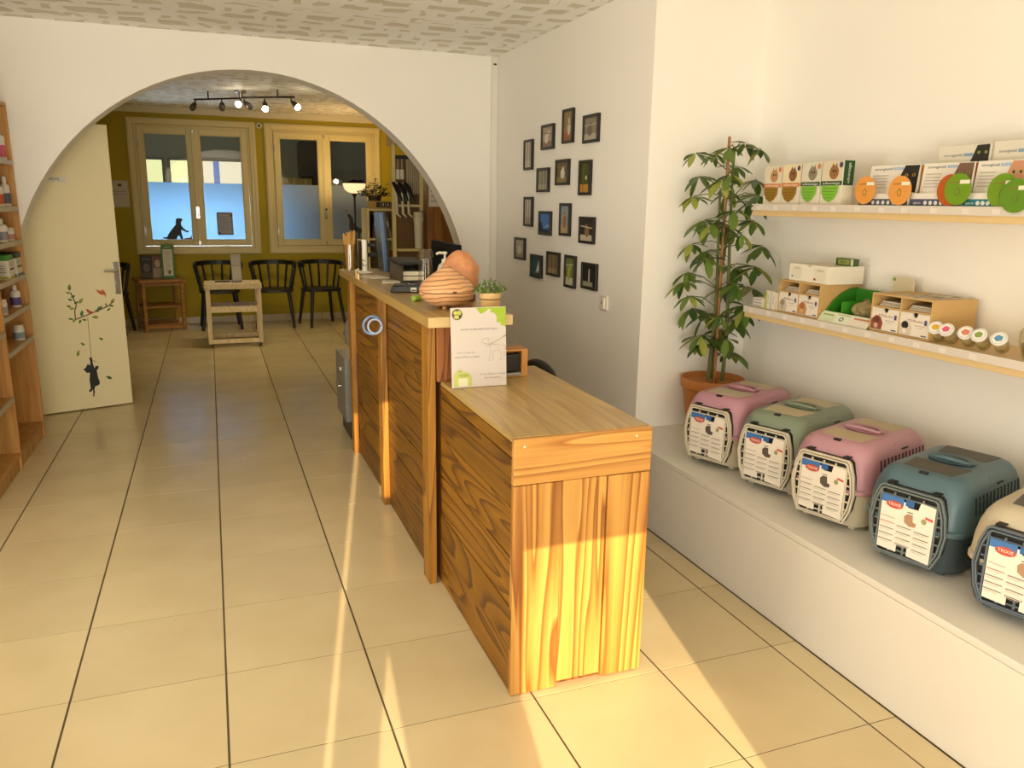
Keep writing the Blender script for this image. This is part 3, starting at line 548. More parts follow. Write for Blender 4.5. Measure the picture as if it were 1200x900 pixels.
# brown box with a phone dock on the low counter
pb = thing('wooden_phone_box', 'small wooden box holding a dark handset behind the notice board', 'box', (1.118, 0.81, ZL))
MB().box(-0.046, 0.062, 0, 0.09, 0, 0.008).box(-0.046, 0.062, 0, 0.09, 0.102, 0.110).box(-0.046, -0.040, 0, 0.09, 0.008, 0.102).box(0.036, 0.062, 0, 0.09, 0.008, 0.102).box(-0.040, 0.036, 0.084, 0.09, 0.008, 0.102).build('case', M('box_wood', '#b9803c', 0.5, noise=0.15, nscale=20), pb, bevel=0.002, weld=False)
bx('handset', BLACKP, pb, -0.03, 0.026, -0.004, 0.02, 0.022, 0.092, bevel=0.004); bx('cradle', M('clear_grey', '#8d8a80', 0.2), pb, -0.036, 0.031, -0.012, 0.03, 0.0085, 0.02, bevel=0.002)
# staff side: desk, monitor, chair
sd = thing('staff_desk', 'pale staff desk behind the tall counter', 'desk', (0, 0, 0)); bx('desk_top', BIRCH, sd, 1.10, 1.36, 1.50, 2.90, 0.71, 0.735, bevel=0.003)
for x in (1.11, 1.31):
    for y in (1.52, 2.84): bx('leg', METAL, sd, x, x + 0.04, y, y + 0.04, 0, 0.71)
m2 = thing('staff_monitor', 'black flat monitor behind the salt lamp, seen from behind', 'monitor', (1.24, 2.215, 0.735))
MB().hexa([(-0.035, -0.30, 0.14), (-0.012, -0.30, 0.14), (0.008, 0.30, 0.14), (-0.015, 0.30, 0.14)], [(-0.015, -0.30, 0.555), (0.008, -0.30, 0.555), (0.028, 0.30, 0.555), (0.005, 0.30, 0.555)]).build('housing', M('black_monitor', '#0d0d0e', 0.7, spec=0.2), m2, bevel=0.005)
MB().box(0.02, 0.05, -0.03, 0.03, 0.006, 0.35).build('stand', BLACKP, m2, bevel=0.003); MB().box(-0.06, 0.11, -0.12, 0.12, 0, 0.006).build('foot', BLACKP, m2, bevel=0.002)
oc = thing('office_chair', 'black swivel chair mostly hidden behind the low counter', 'chair', (1.64, 1.24, 0), 0.0)
MB().lathe([(0.0, 0.44), (0.16, 0.44), (0.185, 0.46), (0.185, 0.49), (0.16, 0.51), (0, 0.515)], n=20, cap=False).build('seat', BLACKM, oc, smooth=True)
MB().tube([(0, 0, 0.10), (0, 0, 0.44)], 0.028, 12).build('column', BLACKP, oc, smooth=True)
for k in range(5):
    a = k * 2 * PI / 5; MB().tube([(0, 0, 0.11), (0.20 * math.cos(a), 0.20 * math.sin(a), 0.07)], [0.024, 0.014], 8).ell((0.20 * math.cos(a), 0.20 * math.sin(a), 0.031), (0.03, 0.03, 0.03), 10, 6).build('base_leg', BLACKP, oc, smooth=True)
MB().tube([(-0.10, 0, 0.47), (-0.20, 0, 0.50), (-0.225, 0, 0.72)], 0.014, 8).build('back_bar', BLACKP, oc, smooth=True)
MB().ell((-0.235, -0.03, 0.735), (0.035, 0.19, 0.080), 20, 12).build('back_pad', BLACKM, oc, smooth=True)
# grey bin beyond the counter
gb = thing('grey_parcel_box', 'grey metal box on a black foot at the far counter end', 'box', (0.895, 3.09, 0))
bx('body', M('grey_metal', '#86857f', 0.4, metal=0.3), gb, -0.115, 0.11, -0.19, 0.19, 0.1205, 0.53, bevel=0.004); bx('foot', BLACKP, gb, -0.085, 0.10, -0.17, 0.17, 0, 0.12, bevel=0.003)
MB().tube([(-0.12, -0.05, 0.33), (-0.135, -0.05, 0.33), (-0.135, 0.05, 0.33), (-0.12, 0.05, 0.33)], 0.006, 8).build('handle', METAL, gb, smooth=True); bx('lock', CHROME, gb, -0.121, -0.1155, -0.015, 0.015, 0.42, 0.45)
bg_ = MB().ell((0, 0, 0.10), (0.075, 0.13, 0.11), 18, 12, lambda d: 1 + 0.09 * math.sin(7 * d.x + 3 * d.y) + 0.07 * math.sin(11 * d.z + 5 * d.y)).build('fabric_bag', M('speckled_fabric', '#8a8272', 0.85, noise=0.8, nscale=28), loc=(0.885, 3.05, 0.565), smooth=True)
tag(bg_, 'crumpled speckled fabric bag lying on the grey box', 'bag')

# ------------------------------------------------------------------ sixteen picture frames and the socket
PIC = [(2.954, 1.81, 0, ['b9ae9c', '8a7a68', 'd3cabb']), (2.639, 1.901, 1, ['a89a84', 'd9cdb8', '8c6f5a']), (2.341, 1.942, 0, ['8c7a52', 'd0c4a0', '9a6238']), (2.038, 1.905, 1, ['8d826e', '6b6152', 'b9ae9a']),
       (2.699, 1.646, 1, ['8d8d78', '6a6a58', 'b2ab92']), (2.403, 1.685, 1, ['6d5f42', 'd8d0ba', '8d7a4a']), (2.093, 1.647, 0, ['3f4a18', '6b6a1e', 'c08a3a']), (2.936, 1.448, 0, ['b5ad9e', 'd6cfc0', '8f8678']),
       (2.649, 1.382, 1, ['4a7ac0', '8fb0dc', '2a3550']), (2.346, 1.412, 0, ['8f9aa0', '9a6428', 'b5a070']), (2.046, 1.361, 1, ['2b2722', '8a6a48', 'c8bca4']), (3.08, 1.199, 1, ['b3ac9c', 'd5cfc0', '9a9282']),
       (2.781, 1.103, 1, ['1c4a55', 'd8d2c4', '2f6a70']), (2.506, 1.138, 1, ['7a6a4c', '5a4c34', 'a89468']), (2.252, 1.113, 0, ['6f7a4a', 'a8a83c', 'c9c8a8']), (1.994, 1.109, 1, ['141416', 'd8d4c6', '9a9a78'])]
DESC = ['pale standing-animal', 'pale fence-and-bird', 'brown-and-white dog', 'grey street', 'grey-green forest', 'white-horse-on-brown', 'dark green leaf', 'pale misty', 'bright blue sky', 'orange figure', 'dark interior', 'plain pale grey', 'dark teal with white sail', 'brown tree trunks', 'yellow-green meadow', 'black with white tower']
FR = M('black_frame', '#1b1712', 0.4)
for k, (y, z, land, c) in enumerate(PIC):
    w, h = (0.19, 0.148) if land else (0.148, 0.19)
    t = thing('picture_frame', 'black-framed small %s photo on the picture wall' % DESC[k], 'picture frame', (XP - 0.0004, y + 0.012, z), 0, 'small framed photos on the wall')
    f = 0.016
    MB().box(-0.018, 0, -w / 2, -w / 2 + f, -h / 2, h / 2).box(-0.018, 0, w / 2 - f, w / 2, -h / 2, h / 2).box(-0.018, 0, -w / 2 + f, w / 2 - f, -h / 2, -h / 2 + f).box(-0.018, 0, -w / 2 + f, w / 2 - f, h / 2 - f, h / 2).build('frame', FR, t, bevel=0.0015, weld=False)
    a, b_ = w / 2 - f, h / 2 - f
    bx('backing', M('picture_back', '#9a917e', 0.7), t, -0.010, -0.001, -a, a, -b_, b_)
    it = [('rect', -a, -b_, a, b_, c[0]), ('rect', -a, -b_, a, -b_ * 0.45, c[2])]
    rs = random.Random(k)
    if k in (4, 13, 0, 7): it += [('rect', -a + a * .35 * i + .002, -b_, -a + a * .35 * i + .010, b_, c[1 + i % 2]) for i in range(6)]
    elif k in (12,): it = [it[0], ('poly', [(0.0, -b_ * .6), (a * .7, -b_ * .5), (a * .6, b_ * .7)], c[1]), ('line', (-a * .2, -b_ * .7), (a * .8, -b_ * .62), 0.005, 'c9a03a')]
    elif k in (15,): it = [it[0], ('rect', -a, -b_, a * .6, -b_ * .55, c[2]), ('poly', [(-0.008, -b_ * .5), (0.008, -b_ * .5), (0.005, b_ * .7), (-0.005, b_ * .7)], c[1])]
    elif k in (8,): it = [it[0], ('rect', -a, -b_, a, -b_ * .6, c[2]), ('poly', [(-a, -b_ * .6), (-a * .4, -b_ * .6), (-a * .5, 0), (-a, b_ * .2)], c[2]), ('poly', [(-a * .2, -b_ * .5), (a, -b_ * .3), (a, b_ * .1)], c[1])]
    elif k == 6: it += [('ell', a * .3, 0.0, 0.012, 0.012, 'c9c49a'), ('line', (-a * .4, -b_), (-a * .3, b_), 0.012, c[1])]
    else: it += [('ell', rs.uniform(-.3, .3) * a, -b_ * .15, a * .38, b_ * .5, c[1]), ('ell', rs.uniform(-.3, .3) * a, b_ * .35, a * .2, b_ * .25, c[1]), ('line', (-a, b_ * rs.uniform(.1, .6)), (a, b_ * rs.uniform(.1, .6)), 0.006, c[2])]
    decal(t, 'photo', (-0.0102, 0, 0), (0, -1, 0), (0, 0, 1), it)
so = thing('wall_socket', 'white wall socket with switch plate below the pictures', 'socket', (XP - 0.0004, 1.82, 0.982))
bx('plate', M('socket_white', '#e6dfcd', 0.35), so, -0.010, 0, -0.04, 0.04, -0.04, 0.04, bevel=0.003); bx('rocker', M('socket_white2', '#eee8d8', 0.3), so, -0.022, -0.0102, -0.028, -0.004, -0.03, 0.03, bevel=0.003); MB().lathe([(0.008, 0), (0.008, 0.002)], n=14, mtx=Matrix.Rotation(-PI / 2, 3, 'Y'), c=(-0.0101, 0.018, 0)).build('outlet', M('socket_hole', '#8a8272', 0.5), so)
tag(MB().cyl((1.999, YA - 0.024, 2.455), (2.004, YA - 0.05, 2.45), 0.006).build('wall_hook', BLACKM), 'tiny dark hook high in the corner trim', 'hook')

# ------------------------------------------------------------------ open door with its sticker
dr = sempty('door_1', (-1.335, 4.055, 0), math.atan2(0.324, 0.946), 'open cream door with a hanging black cat sticker')
DC = M('door_paint', '#f2e5b6', 0.42)
bx('door_leaf', DC, dr, 0.0, 0.80, 0.0, 0.04, 0.008, 1.985, bevel=0.003)
bx('sign_plate', M('sign_strip', '#e6dfca', 0.4), dr, 0.392, 0.510, -0.003, -0.0002, 1.592, 1.632); decal(dr, 'lettering', (0.441, -0.003, 1.612), (1, 0, 0), (0, 0, 1), [('text', 'PRIVE', 0, 0, 0.066, 0.018, '3a3833')])
MB().box(0.752, 0.790, -0.006, -0.0003, 0.82, 1.05).build('handle_plate', METAL, dr, bevel=0.0025)
MB().tube([(0.771, -0.004, 0.99), (0.771, -0.045, 0.99), (0.765, -0.052, 0.99), (0.68, -0.050, 0.992)], [0.010, 0.010, 0.010, 0.008], 10).build('door_handle', CHROME, dr, smooth=True)
MB().cyl((0.771, -0.0061, 0.90), (0.771, -0.010, 0.90), 0.009).build('keyhole', METAL, dr, smooth=True)
for z in (0.25, 1.75): bx('hinge', METAL, dr, -0.012, -0.0005, -0.004, 0.02, z, z + 0.09)
def on_door(name, items, lift): return decal(dr, name, (0, 0, 0), (1, 0, 0), (0, 0, 1), items, lift=lift)
br = [(0.479, 0.659), (0.480, 0.718), (0.494, 0.760), (0.483, 0.793), (0.466, 0.850)]; bm_ = [(0.462, 0.655), (0.479, 0.659), (0.559, 0.685), (0.620, 0.708), (0.702, 0.740), (0.730, 0.770)]
on_door('branch', [('line', a, b_, 0.007, '4a3a28') for a, b_ in list(zip(br, br[1:])) + list(zip(bm_, bm_[1:]))], 0.0006)
LV = ((0.463, 0.884), (0.449, 0.848), (0.478, 0.820), (0.457, 0.800), (0.525, 0.787), (0.495, 0.776), (0.446, 0.753), (0.463, 0.736), (0.523, 0.699), (0.449, 0.665), (0.469, 0.650), (0.506, 0.641), (0.534, 0.652), (0.604, 0.666), (0.641, 0.728), (0.620, 0.710), (0.684, 0.747), (0.717, 0.739), (0.697, 0.713), (0.730, 0.773), (0.628, 0.507), (0.507, 0.481), (0.472, 0.418), (0.654, 0.219))
AN = (85, 160, 200, 150, 50, 20, 150, 190, 80, 170, 220, 250, 170, 175, 30, 150, 100, 160, 220, 55, 150, 140, 75, 150)
for k, ((x, z), a) in enumerate(zip(LV, AN)):
    big = k in (0, 4, 8, 13, 14, 19, 22, 23); L_ = 0.024 if big else 0.017; a = math.radians(a); c, s_ = math.cos(a), math.sin(a); w = L_ * 0.46
    P = lambda p, q: (x + p * c - q * s_, z + p * s_ + q * c)
    on_door('leaf', [('poly', [P(-L_, 0), P(-L_ * .4, -w), P(L_ * .3, -w * .8), P(L_, 0), P(L_ * .3, w * .8), P(-L_ * .4, w)], ('5f7d2c', '8f9a2a', '47702c')[k % 3])], 0.0012)
on_door('bird', [('poly', [(0.624, 0.862), (0.640, 0.838), (0.655, 0.822), (0.680, 0.820), (0.684, 0.796), (0.690, 0.826), (0.682, 0.846), (0.668, 0.862), (0.664, 0.846), (0.648, 0.852)], 'c8662c')], 0.0014)
on_door('bird', [('poly', [(0.552, 0.724), (0.560, 0.728), (0.572, 0.716), (0.590, 0.706), (0.606, 0.700), (0.586, 0.694), (0.568, 0.694), (0.558, 0.706)], 'c0503a')], 0.0014)
on_door('string', [('line', (0.557, 0.669), (0.552, 0.385), 0.0035, '8a8038'), ('line', (0.556, 0.358), (0.584, 0.342), 0.003, '8a5a38')], 0.0010)
on_door('cat_silhouette', [('poly', [(0.539, 0.381), (0.557, 0.379), (0.559, 0.329), (0.566, 0.300), (0.578, 0.316), (0.594, 0.311), (0.592, 0.296), (0.579, 0.282), (0.584, 0.225), (0.592, 0.195), (0.588, 0.178), (0.576, 0.170), (0.559, 0.167), (0.551, 0.145), (0.553, 0.128), (0.545, 0.093), (0.536, 0.093), (0.541, 0.118), (0.541, 0.146), (0.530, 0.130), (0.513, 0.133), (0.516, 0.142), (0.528, 0.154), (0.526, 0.221), (0.534, 0.271), (0.514, 0.270), (0.493, 0.301), (0.508, 0.306), (0.525, 0.335), (0.541, 0.322), (0.543, 0.350)], '1e2422')], 0.0016)

# ------------------------------------------------------------------ shelf unit at the left wall
ls = thing('product_shelf_unit', 'tall open beech shelf unit with grey edged shelves by the arch', 'shelf unit', (0, 0, 0))
SX0, SX1 = XL + 0.0005, -1.030
for y in (3.58, 2.90, 2.22): bx('side_panel', BEECH, ls, SX0, SX1, y, y + 0.02, 0.0005, 2.03, bevel=0.002)
EDG = M('grey_edge_rail', '#b0a48c', 0.35)
for y0, y1, zz in ((2.921, 3.579, (0.10, 0.655, 0.85, 1.035, 1.24, 1.437, 1.70)), (2.241, 2.899, (0.10, 0.42, 0.78, 1.10, 1.42, 1.72))):
    for z in zz:
        s_ = bx('shelf', BEECH, ls, SX0 + 0.008, SX1 - 0.004, y0, y1, z - 0.022, z, bevel=0.001)
        if z > 0.2: bx('edge_rail', EDG, s_, SX1 - 0.0035, SX1 + 0.004, y0, y1, z - 0.024, z + 0.003)
    bx('plinth_board', BEECH, ls, SX1 - 0.03, SX1 - 0.012, y0, y1, 0.001, 0.077)
    bx('back_panel', BEECH, ls, SX0, SX0 + 0.007, y0, y1, 0.078, 2.0)
bx('top_board', BEECH, ls, SX0, SX1, 2.2405, 3.5795, 2.008, 2.03, bevel=0.002)
def bottle(label, x, y, z, r, h, neck, col, capc, lab, group='care products on the left shelves'):
    t = thing('product_bottle', label, 'bottle', (x, y, z + 0.0005), 0, group)
    hb = h * (0.72 if neck else 0.86)
    MB().lathe([(r * .9, 0), (r, 0.003), (r, hb * .92), (r * .8, hb), (r * .42 if neck else r * .85, hb + .004), (r * .42 if neck else r * .85, hb + .01)], n=20).build('body', M('bottle_' + col, '#' + col, 0.35), t, smooth=True)
    cr = r * .45 if neck else r * .95
    MB().lathe([(cr, hb + .009), (cr, h - .008), (cr * (.45 if neck else .95), h)], n=16).build('cap', M('cap_' + capc, '#' + capc, 0.4), t, smooth=True)
    # wrap-round label
    v = []; f = []; n = 14
    for i in range(n + 1):
        a = PI * (-0.95 + 1.9 * i / n) - PI / 4; v += [((r + .0006) * math.cos(a), (r + .0006) * math.sin(a), hb * .14), ((r + .0006) * math.cos(a), (r + .0006) * math.sin(a), hb * .62)]
    f = [(2 * i, 2 * i + 2, 2 * i + 3, 2 * i + 1) for i in range(n)]
    MB().add(v, f).build('label', M('label_' + lab, '#' + lab, 0.5), t, smooth=True)
    return t
BX = -1.072
bottle('pink and white squeeze bottle on the top left shelf', BX, 3.525, 1.70, 0.028, 0.195, True, 'e4dccb', 'e8e0d0', 'd2607a')
bottle('white bottle with an orange label, second shelf from top', BX - .01, 3.40, 1.437, 0.026, 0.16, True, 'e4dccb', 'c9b8a0', 'c4622c')
bottle('white bottle with a dark blue-grey label, second shelf from top', BX, 3.515, 1.437, 0.026, 0.175, True, 'e4dccb', 'efe8d8', '566074')
bottle('tall white bottle with a small dark label, third shelf', BX, 3.30, 1.24, 0.032, 0.135, True, 'e9e2d2', 'e9e2d2', '8d8a92')
bottle('short white tub with a reddish label, third shelf', BX, 3.475, 1.24, 0.030, 0.075, False, 'e9e2d2', 'e9e2d2', 'c08a78')
bottle('white dropper bottle with a purple label, fifth shelf', BX, 3.44, 0.85, 0.028, 0.135, True, 'e9e2d2', 'efe8d8', '5c4a78')
bottle('little white bottle nearest the upright, fifth shelf', BX, 3.10, 0.85, 0.026, 0.085, False, 'e9e2d2', 'efe8d8', 'a9a4a8')
bottle('white tablet tub with a pale blue label, lowest stocked shelf', BX, 3.42, 0.655, 0.030, 0.09, False, 'e9e2d2', 'efe8d8', '7f98a4')
for k, (y, w, topc, c2, lb) in enumerate(((3.275, 0.13, '3f8f2a', 'b4b43a', 'white carton with a bright green top on the fourth shelf'), (3.475, 0.15, '1f2a34', '4f6a94', 'white carton with a dark top on the fourth shelf'))):
    t = thing('product_carton', lb, 'carton', (BX + .005, y, 1.0355), 0, 'care products on the left shelves')
    bx('carton', M('carton_white', '#e2dcc8', 0.5), t, -0.10, 0.03, -w / 2, w / 2, 0, 0.105, bevel=0.001); bx('top_flap', M('flap_' + topc, '#' + topc, 0.5), t, -0.10, 0.028, -w / 2 + .002, w / 2 - .002, 0.1055, 0.135, bevel=0.003)
    it = [('rect', -w * .48, 0.004, w * .48, 0.016, c2), ('rect', -w * .4, 0.05, w * .4, 0.062, '5a5648')] + [('line', (-w * .38, 0.075 + .009 * i), (w * .36, 0.075 + .009 * i), .003, '9a9484') for i in range(3)]
    decal(t, 'print', (-0.035, -w / 2, 0), (1, 0, 0), (0, 0, 1), [('rect', -.06, .004, .06, .016, c2)] + [('line', (-.05, .04 + .012 * i), (.05, .04 + .012 * i), .004, '8a8474') for i in range(4)])
    decal(t, 'print', (0.03, 0, 0), (0, 1, 0), (0, 0, 1), it)

# ------------------------------------------------------------------ back room
def make_chair(label, x, y, rz):
    t = thing('spindle_chair', label, 'chair', (x, y, 0), rz, 'black spindle-back chairs along the back wall')
    # faces local -y
    out = []
    for i in range(28):
        a = 2 * PI * i / 28; c, s_ = math.cos(a), math.sin(a); out.append((0.225 * math.copysign(abs(c) ** .7, c), 0.215 * math.copysign(abs(s_) ** .7, s_)))
    MB().prism(out, (0, 0, 0.425), (1, 0, 0), (0, 1, 0), (0, 0, 0.028)).build('seat', CHAIRM, t, bevel=0.006)
    rail = []
    for i in range(17):
        a = PI * (-0.12 + 1.24 * i / 16); rail.append((0.262 * math.cos(a), -0.02 + 0.235 * math.sin(a), 0.745 + 0.012 * math.sin(a)))
    rb = MB()
    for (p, q) in zip(rail, rail[1:]):
        p = Vector(p); q = Vector(q)
        def off(w, d): return Vector((w.x, w.y + .02, 0)).normalized() * d
        rb.hexa([p - off(p, .012) - Vector((0, 0, .025)), q - off(q, .012) - Vector((0, 0, .025)), q + off(q, .012) - Vector((0, 0, .025)), p + off(p, .012) - Vector((0, 0, .025))], [p - off(p, .012) + Vector((0, 0, .025)), q - off(q, .012) + Vector((0, 0, .025)), q + off(q, .012) + Vector((0, 0, .025)), p + off(p, .012) + Vector((0, 0, .025))])
    rb.build('back_rail', CHAIRM, t, smooth=True)
    for i in range(8):
        a = PI * (0.0 + 1.0 * i / 7); tp = Vector((0.262 * math.cos(a), -0.02 + 0.235 * math.sin(a), 0.735)); bt = Vector((0.205 * math.cos(a), -0.01 + 0.185 * math.sin(a), 0.445))
        MB().tube([bt, tp], 0.0125, 8).build('spindle', CHAIRM, t, smooth=True)
    for sx in (-1, 1):
        for sy in (-1, 1): MB().tube([(sx * 0.165, sy * 0.15, 0.43), (sx * 0.215, sy * 0.205, 0.001)], [0.023, 0.016], 10).build('leg', CHAIRM, t, smooth=True)
    return t
make_chair('black spindle chair half hidden behind the open door', -1.085, 7.76, math.radians(-8))
make_chair('black spindle chair behind the birch trolley', 0.10, 7.88, math.radians(3))
make_chair('black spindle chair between the trolley and the rightmost chair', 0.715, 7.86, math.radians(-4))
make_chair('black spindle chair next to the counter end, rightmost of the row', 1.265, 7.84, math.radians(14))

st = thing('side_table', 'small square wooden side table with brochures under the window', 'table', (-0.55, 7.985, 0), math.radians(14))
PT = wood('table_pine', ('#b9853f', '#ad7836', '#96632a', '#5b3a16'), axis=0, rough=0.45, knots=False, ring=5)
bx('table_top', PT, st, -0.25, 0.25, -0.23, 0.23, 0.562, 0.585, bevel=0.004); bx('lower_shelf', PT, st, -0.205, 0.205, -0.19, 0.19, 0.268, 0.286, bevel=0.002)
for sx in (-1, 1):
    for sy in (-1, 1): bx('leg', PT, st, sx * 0.205 - .018, sx * 0.205 + .018, sy * 0.19 - .018, sy * 0.19 + .018, 0.001, 0.561, bevel=0.003)
for sy in (-1, 1): bx('stretcher', PT, st, -0.186, 0.186, sy * 0.19 - .009, sy * 0.19 + .009, 0.035, 0.085, bevel=0.002); bx('apron', PT, st, -0.186, 0.186, sy * 0.19 - .009, sy * 0.19 + .009, 0.52, 0.561, bevel=0.002)
def brochure(name, label, x, y, z, w, h, body, items, rz=0, th=0.02, lean=-8):
    t = thing(name, label, 'brochure', (x, y, z), rz); t.rotation_euler = (math.radians(lean), 0, rz)
    bx('holder', M('broch_' + body, '#' + body, 0.45), t, -w / 2, w / 2, 0.0, th, 0.004, h, bevel=0.002); decal(t, 'print', (0, 0.0, 0), (1, 0, 0), (0, 0, 1), items); bx('foot', M('broch_foot', '#2a2a28', 0.5), t, -w * .4, w * .4, -0.01, 0.04, 0.0, 0.0038)
    return t
ZS = 0.5855
brochure('brochure', 'dark brochure with a small dog photo, left on the side table', -0.665, 7.93, ZS, 0.125, 0.265, '26221f', [('rect', -.055, .02, .055, .07, '4a443c'), ('ell', 0, .13, .035, .05, '6a6258'), ('text', 'DOGS', 0, .225, .08, .02, 'b0a898')])
brochure('brochure', 'brown brochure between the dark one and the green one', -0.56, 8.00, ZS, 0.12, 0.26, '7a5c44', [('rect', -.052, .01, .052, .12, 'b09a80'), ('ell', .01, .17, .03, .045, 'c8b090')])
brochure('price_board', 'tall green-framed notice standing on the side table', -0.435, 7.94, ZS, 0.135, 0.385, '2f7a34', [('rect', -.05, .035, .05, .335, 'd9d6c0'), ('text', 'infos', 0, .358, .07, .016, 'd9e6c8')] + [('line', (-.04, .31 - .025 * i), (.04 - .012 * (i % 3), .31 - .025 * i), .006, '8f8c78') for i in range(10)] + [('ell', .01, .075, .018, .025, '7a6a4a')], lean=-5)

tr = thing('birch_trolley', 'two-shelf birch trolley on castors in the waiting area', 'trolley', (0.225, 6.70, 0))
W2, D2 = 0.27, 0.20
for sx in (-1, 1):
    for sy in (-1, 1):
        MB().hexa([(sx * W2 - .024 * sx - .022, sy * D2 - .024 * sy - .022, .045), (sx * W2 - .024 * sx + .022, sy * D2 - .024 * sy - .022, .045), (sx * W2 - .024 * sx + .022, sy * D2 - .024 * sy + .022, .045), (sx * W2 - .024 * sx - .022, sy * D2 - .024 * sy + .022, .045)], [(sx * W2 - .024 * sx - .022, sy * D2 - .024 * sy - .022, .60), (sx * W2 - .024 * sx + .022, sy * D2 - .024 * sy - .022, .60), (sx * W2 - .024 * sx + .022, sy * D2 - .024 * sy + .022, .60), (sx * W2 - .024 * sx - .022, sy * D2 - .024 * sy + .022, .60)]).build('leg', BIRCHV, tr, bevel=0.003)
        c = MB().tube([(sx * (W2 - .03) - .008, sy * (D2 - .03), .020), (sx * (W2 - .03) + .008, sy * (D2 - .03), .020)], 0.0195, 14).build('castor', M('castor', '#3c3a36', 0.4), tr, smooth=True); bx('castor_fork', METAL, c, sx * (W2 - .03) - .014, sx * (W2 - .03) + .014, sy * (D2 - .03) - .006, sy * (D2 - .03) + .006, .0400, .0445)
for nm, z0, z1 in (('bottom_frame', .046, .088), ('middle_frame', .365, .41)):
    for sy in (-1, 1): bx(nm, BIRCH, tr, -W2 + .0465, W2 - .0465, sy * (D2 - .016) - .012, sy * (D2 - .016) + .012, z0, z1, bevel=0.002)
    for sx in (-1, 1): bx(nm, BIRCH, tr, sx * (W2 - .016) - .012, sx * (W2 - .016) + .012, -D2 + .0465, D2 - .0465, z0, z1, bevel=0.002)
bx('middle_shelf', BIRCH, tr, -W2 + .03, W2 - .03, -D2 + .03, D2 - .03, .4105, .425); bx('top', BIRCH, tr, -W2 - .008, W2 + .008, -D2 - .008, D2 + .008, .6005, .655, bevel=0.004)
brochure('leaflet_holder', 'grey leaflet holder standing on the birch trolley', 0.275, 6.66, 0.656, 0.10, 0.285, '8c857a', [('rect', -.045, .02, .045, .16, 'a39c90'), ('rect', -.04, .18, .04, .26, '978f84')], rz=0.25, lean=-6)
tag(bx('black_pen_case', BLACKM, None, 0.055, 0.20, 6.70, 6.73, 0.6555, 0.668, bevel=0.004), 'flat black pen case lying on the birch trolley top', 'pen case')

fl_ = thing('floor_lamp', 'black torchiere floor lamp with glowing glass bowl by the window', 'lamp', (1.665, 7.60, 0))
MB().lathe([(0.125, 0), (0.13, 0.006), (0.12, 0.02), (0.02, 0.03)], n=28).build('base', CHAIRM, fl_, smooth=True); MB().cyl((0, 0, 0.028), (0, 0, 1.56), 0.011).build('pole', CHAIRM, fl_, smooth=True)
MB().lathe([(0.011, 1.53), (0.018, 1.545), (0.035, 1.575), (0.02, 1.58)], n=20).build('cup', CHAIRM, fl_, smooth=True)
MB().lathe([(0.03, 1.582), (0.075, 1.592), (0.112, 1.622), (0.130, 1.668), (0.133, 1.692), (0.129, 1.692), (0.108, 1.628), (0.07, 1.600), (0.02, 1.592)], n=32, cap=False).build('glass_bowl', M('lit_bowl', '#ffe2a8', 0.4, emit=0.9), fl_, smooth=True)
l = light('lamp_bulb', 'POINT', (0, 0, 1.74), 9.0, (1.0, 0.72, 0.34), shadow_soft_size=0.03); l.parent = fl_

tk = thing('ceiling_spot_rail', 'two-armed ceiling spot rail with six swivel spots', 'spotlights', (0.40, 6.38, ZC))
MB().lathe([(0.055, -0.0005), (0.055, -0.022), (0.02, -0.03), (0.014, -0.07)], n=24).build('ceiling_mount', METAL, tk, smooth=True)
DM = M('dark_bronze', '#4a4238', 0.35, metal=0.7)
for nm, a, b_ in (('left', (-0.42, 0.30, -0.075), (0, 0.0, -0.072)), ('right', (0.0, 0.0, -0.066), (0.47, -0.31, -0.068))):
    MB().tube([a, b_], 0.009, 10).build('rail', DM, tk, smooth=True); md = (Vector(a) + Vector(b_)) * .5 + (Vector((-0.08, 0.057, 0)) if nm == 'left' else Vector((0.09, -0.06, 0)))
    MB().tube([md, (md.x, md.y, -0.0006)], 0.007, 8).build('support', DM, tk, smooth=True)
BULB = M('lit_bulb', '#fff0d0', 0.4, emit=25.0); DARKB = M('unlit_bulb', '#5a564e', 0.2)
for k, (x, y, dx, dy, lit) in enumerate(((-0.41, 0.29, -0.03, -0.05, 0), (-0.17, 0.12, 0.0, -0.05, 0), (0.0, -0.01, -0.05, -0.12, 1), (0.03, -0.02, 0.05, -0.05, 0), (0.21, -0.135, 0.0, -0.03, 1), (0.44, -0.29, 0.06, -0.02, 1))):
    p0 = Vector((x, y, -0.078)); p1 = p0 + Vector((0, 0, -0.025)); d = Vector((dx, dy, -0.06)).normalized(); p2 = p1 + d * 0.065
    sp_ = MB().tube([p0, p1, p1 + d * 0.02, p2], [0.006, 0.008, 0.022, 0.030], 14).build('spot_head', DM, tk, smooth=True)
    bu = MB().lathe([(0.0, 0.0), (0.026, 0.002), (0.030, 0.018), (0.022, 0.034), (0.0, 0.042)], n=16, cap=False, mtx=d.to_track_quat('Z', 'Y').to_matrix(), c=p2).build('bulb', BULB if lit else DARKB, sp_, smooth=True)
    if lit:
        q = p2 + d * 0.065; l = light('spot_bulb', 'SPOT', tuple(q), 18.0, (1.0, 0.80, 0.45), (0, 0.15, -1), shadow_soft_size=0.03, spot_size=math.radians(112), spot_blend=0.8); l.parent = tk
sc_ = thing('security_camera', 'small white dome camera between the two windows', 'camera', (0.668, YB - 0.0005, 2.35))
MB().lathe([(0.036, 0), (0.036, 0.012), (0.030, 0.02)], n=20, mtx=Matrix.Rotation(PI / 2, 3, 'X')).build('mount', M('cam_white', '#e3ddc8', 0.35), sc_, smooth=True); MB().ell((0, -0.038, 0), (0.030, 0.026, 0.030), 18, 12).build('dome', M('cam_white', '#e3ddc8', 0.35), sc_, smooth=True); MB().ell((0.002, -0.055, -0.004), (0.016, 0.014, 0.016), 14, 8).build('lens', BLACKP, sc_, smooth=True)
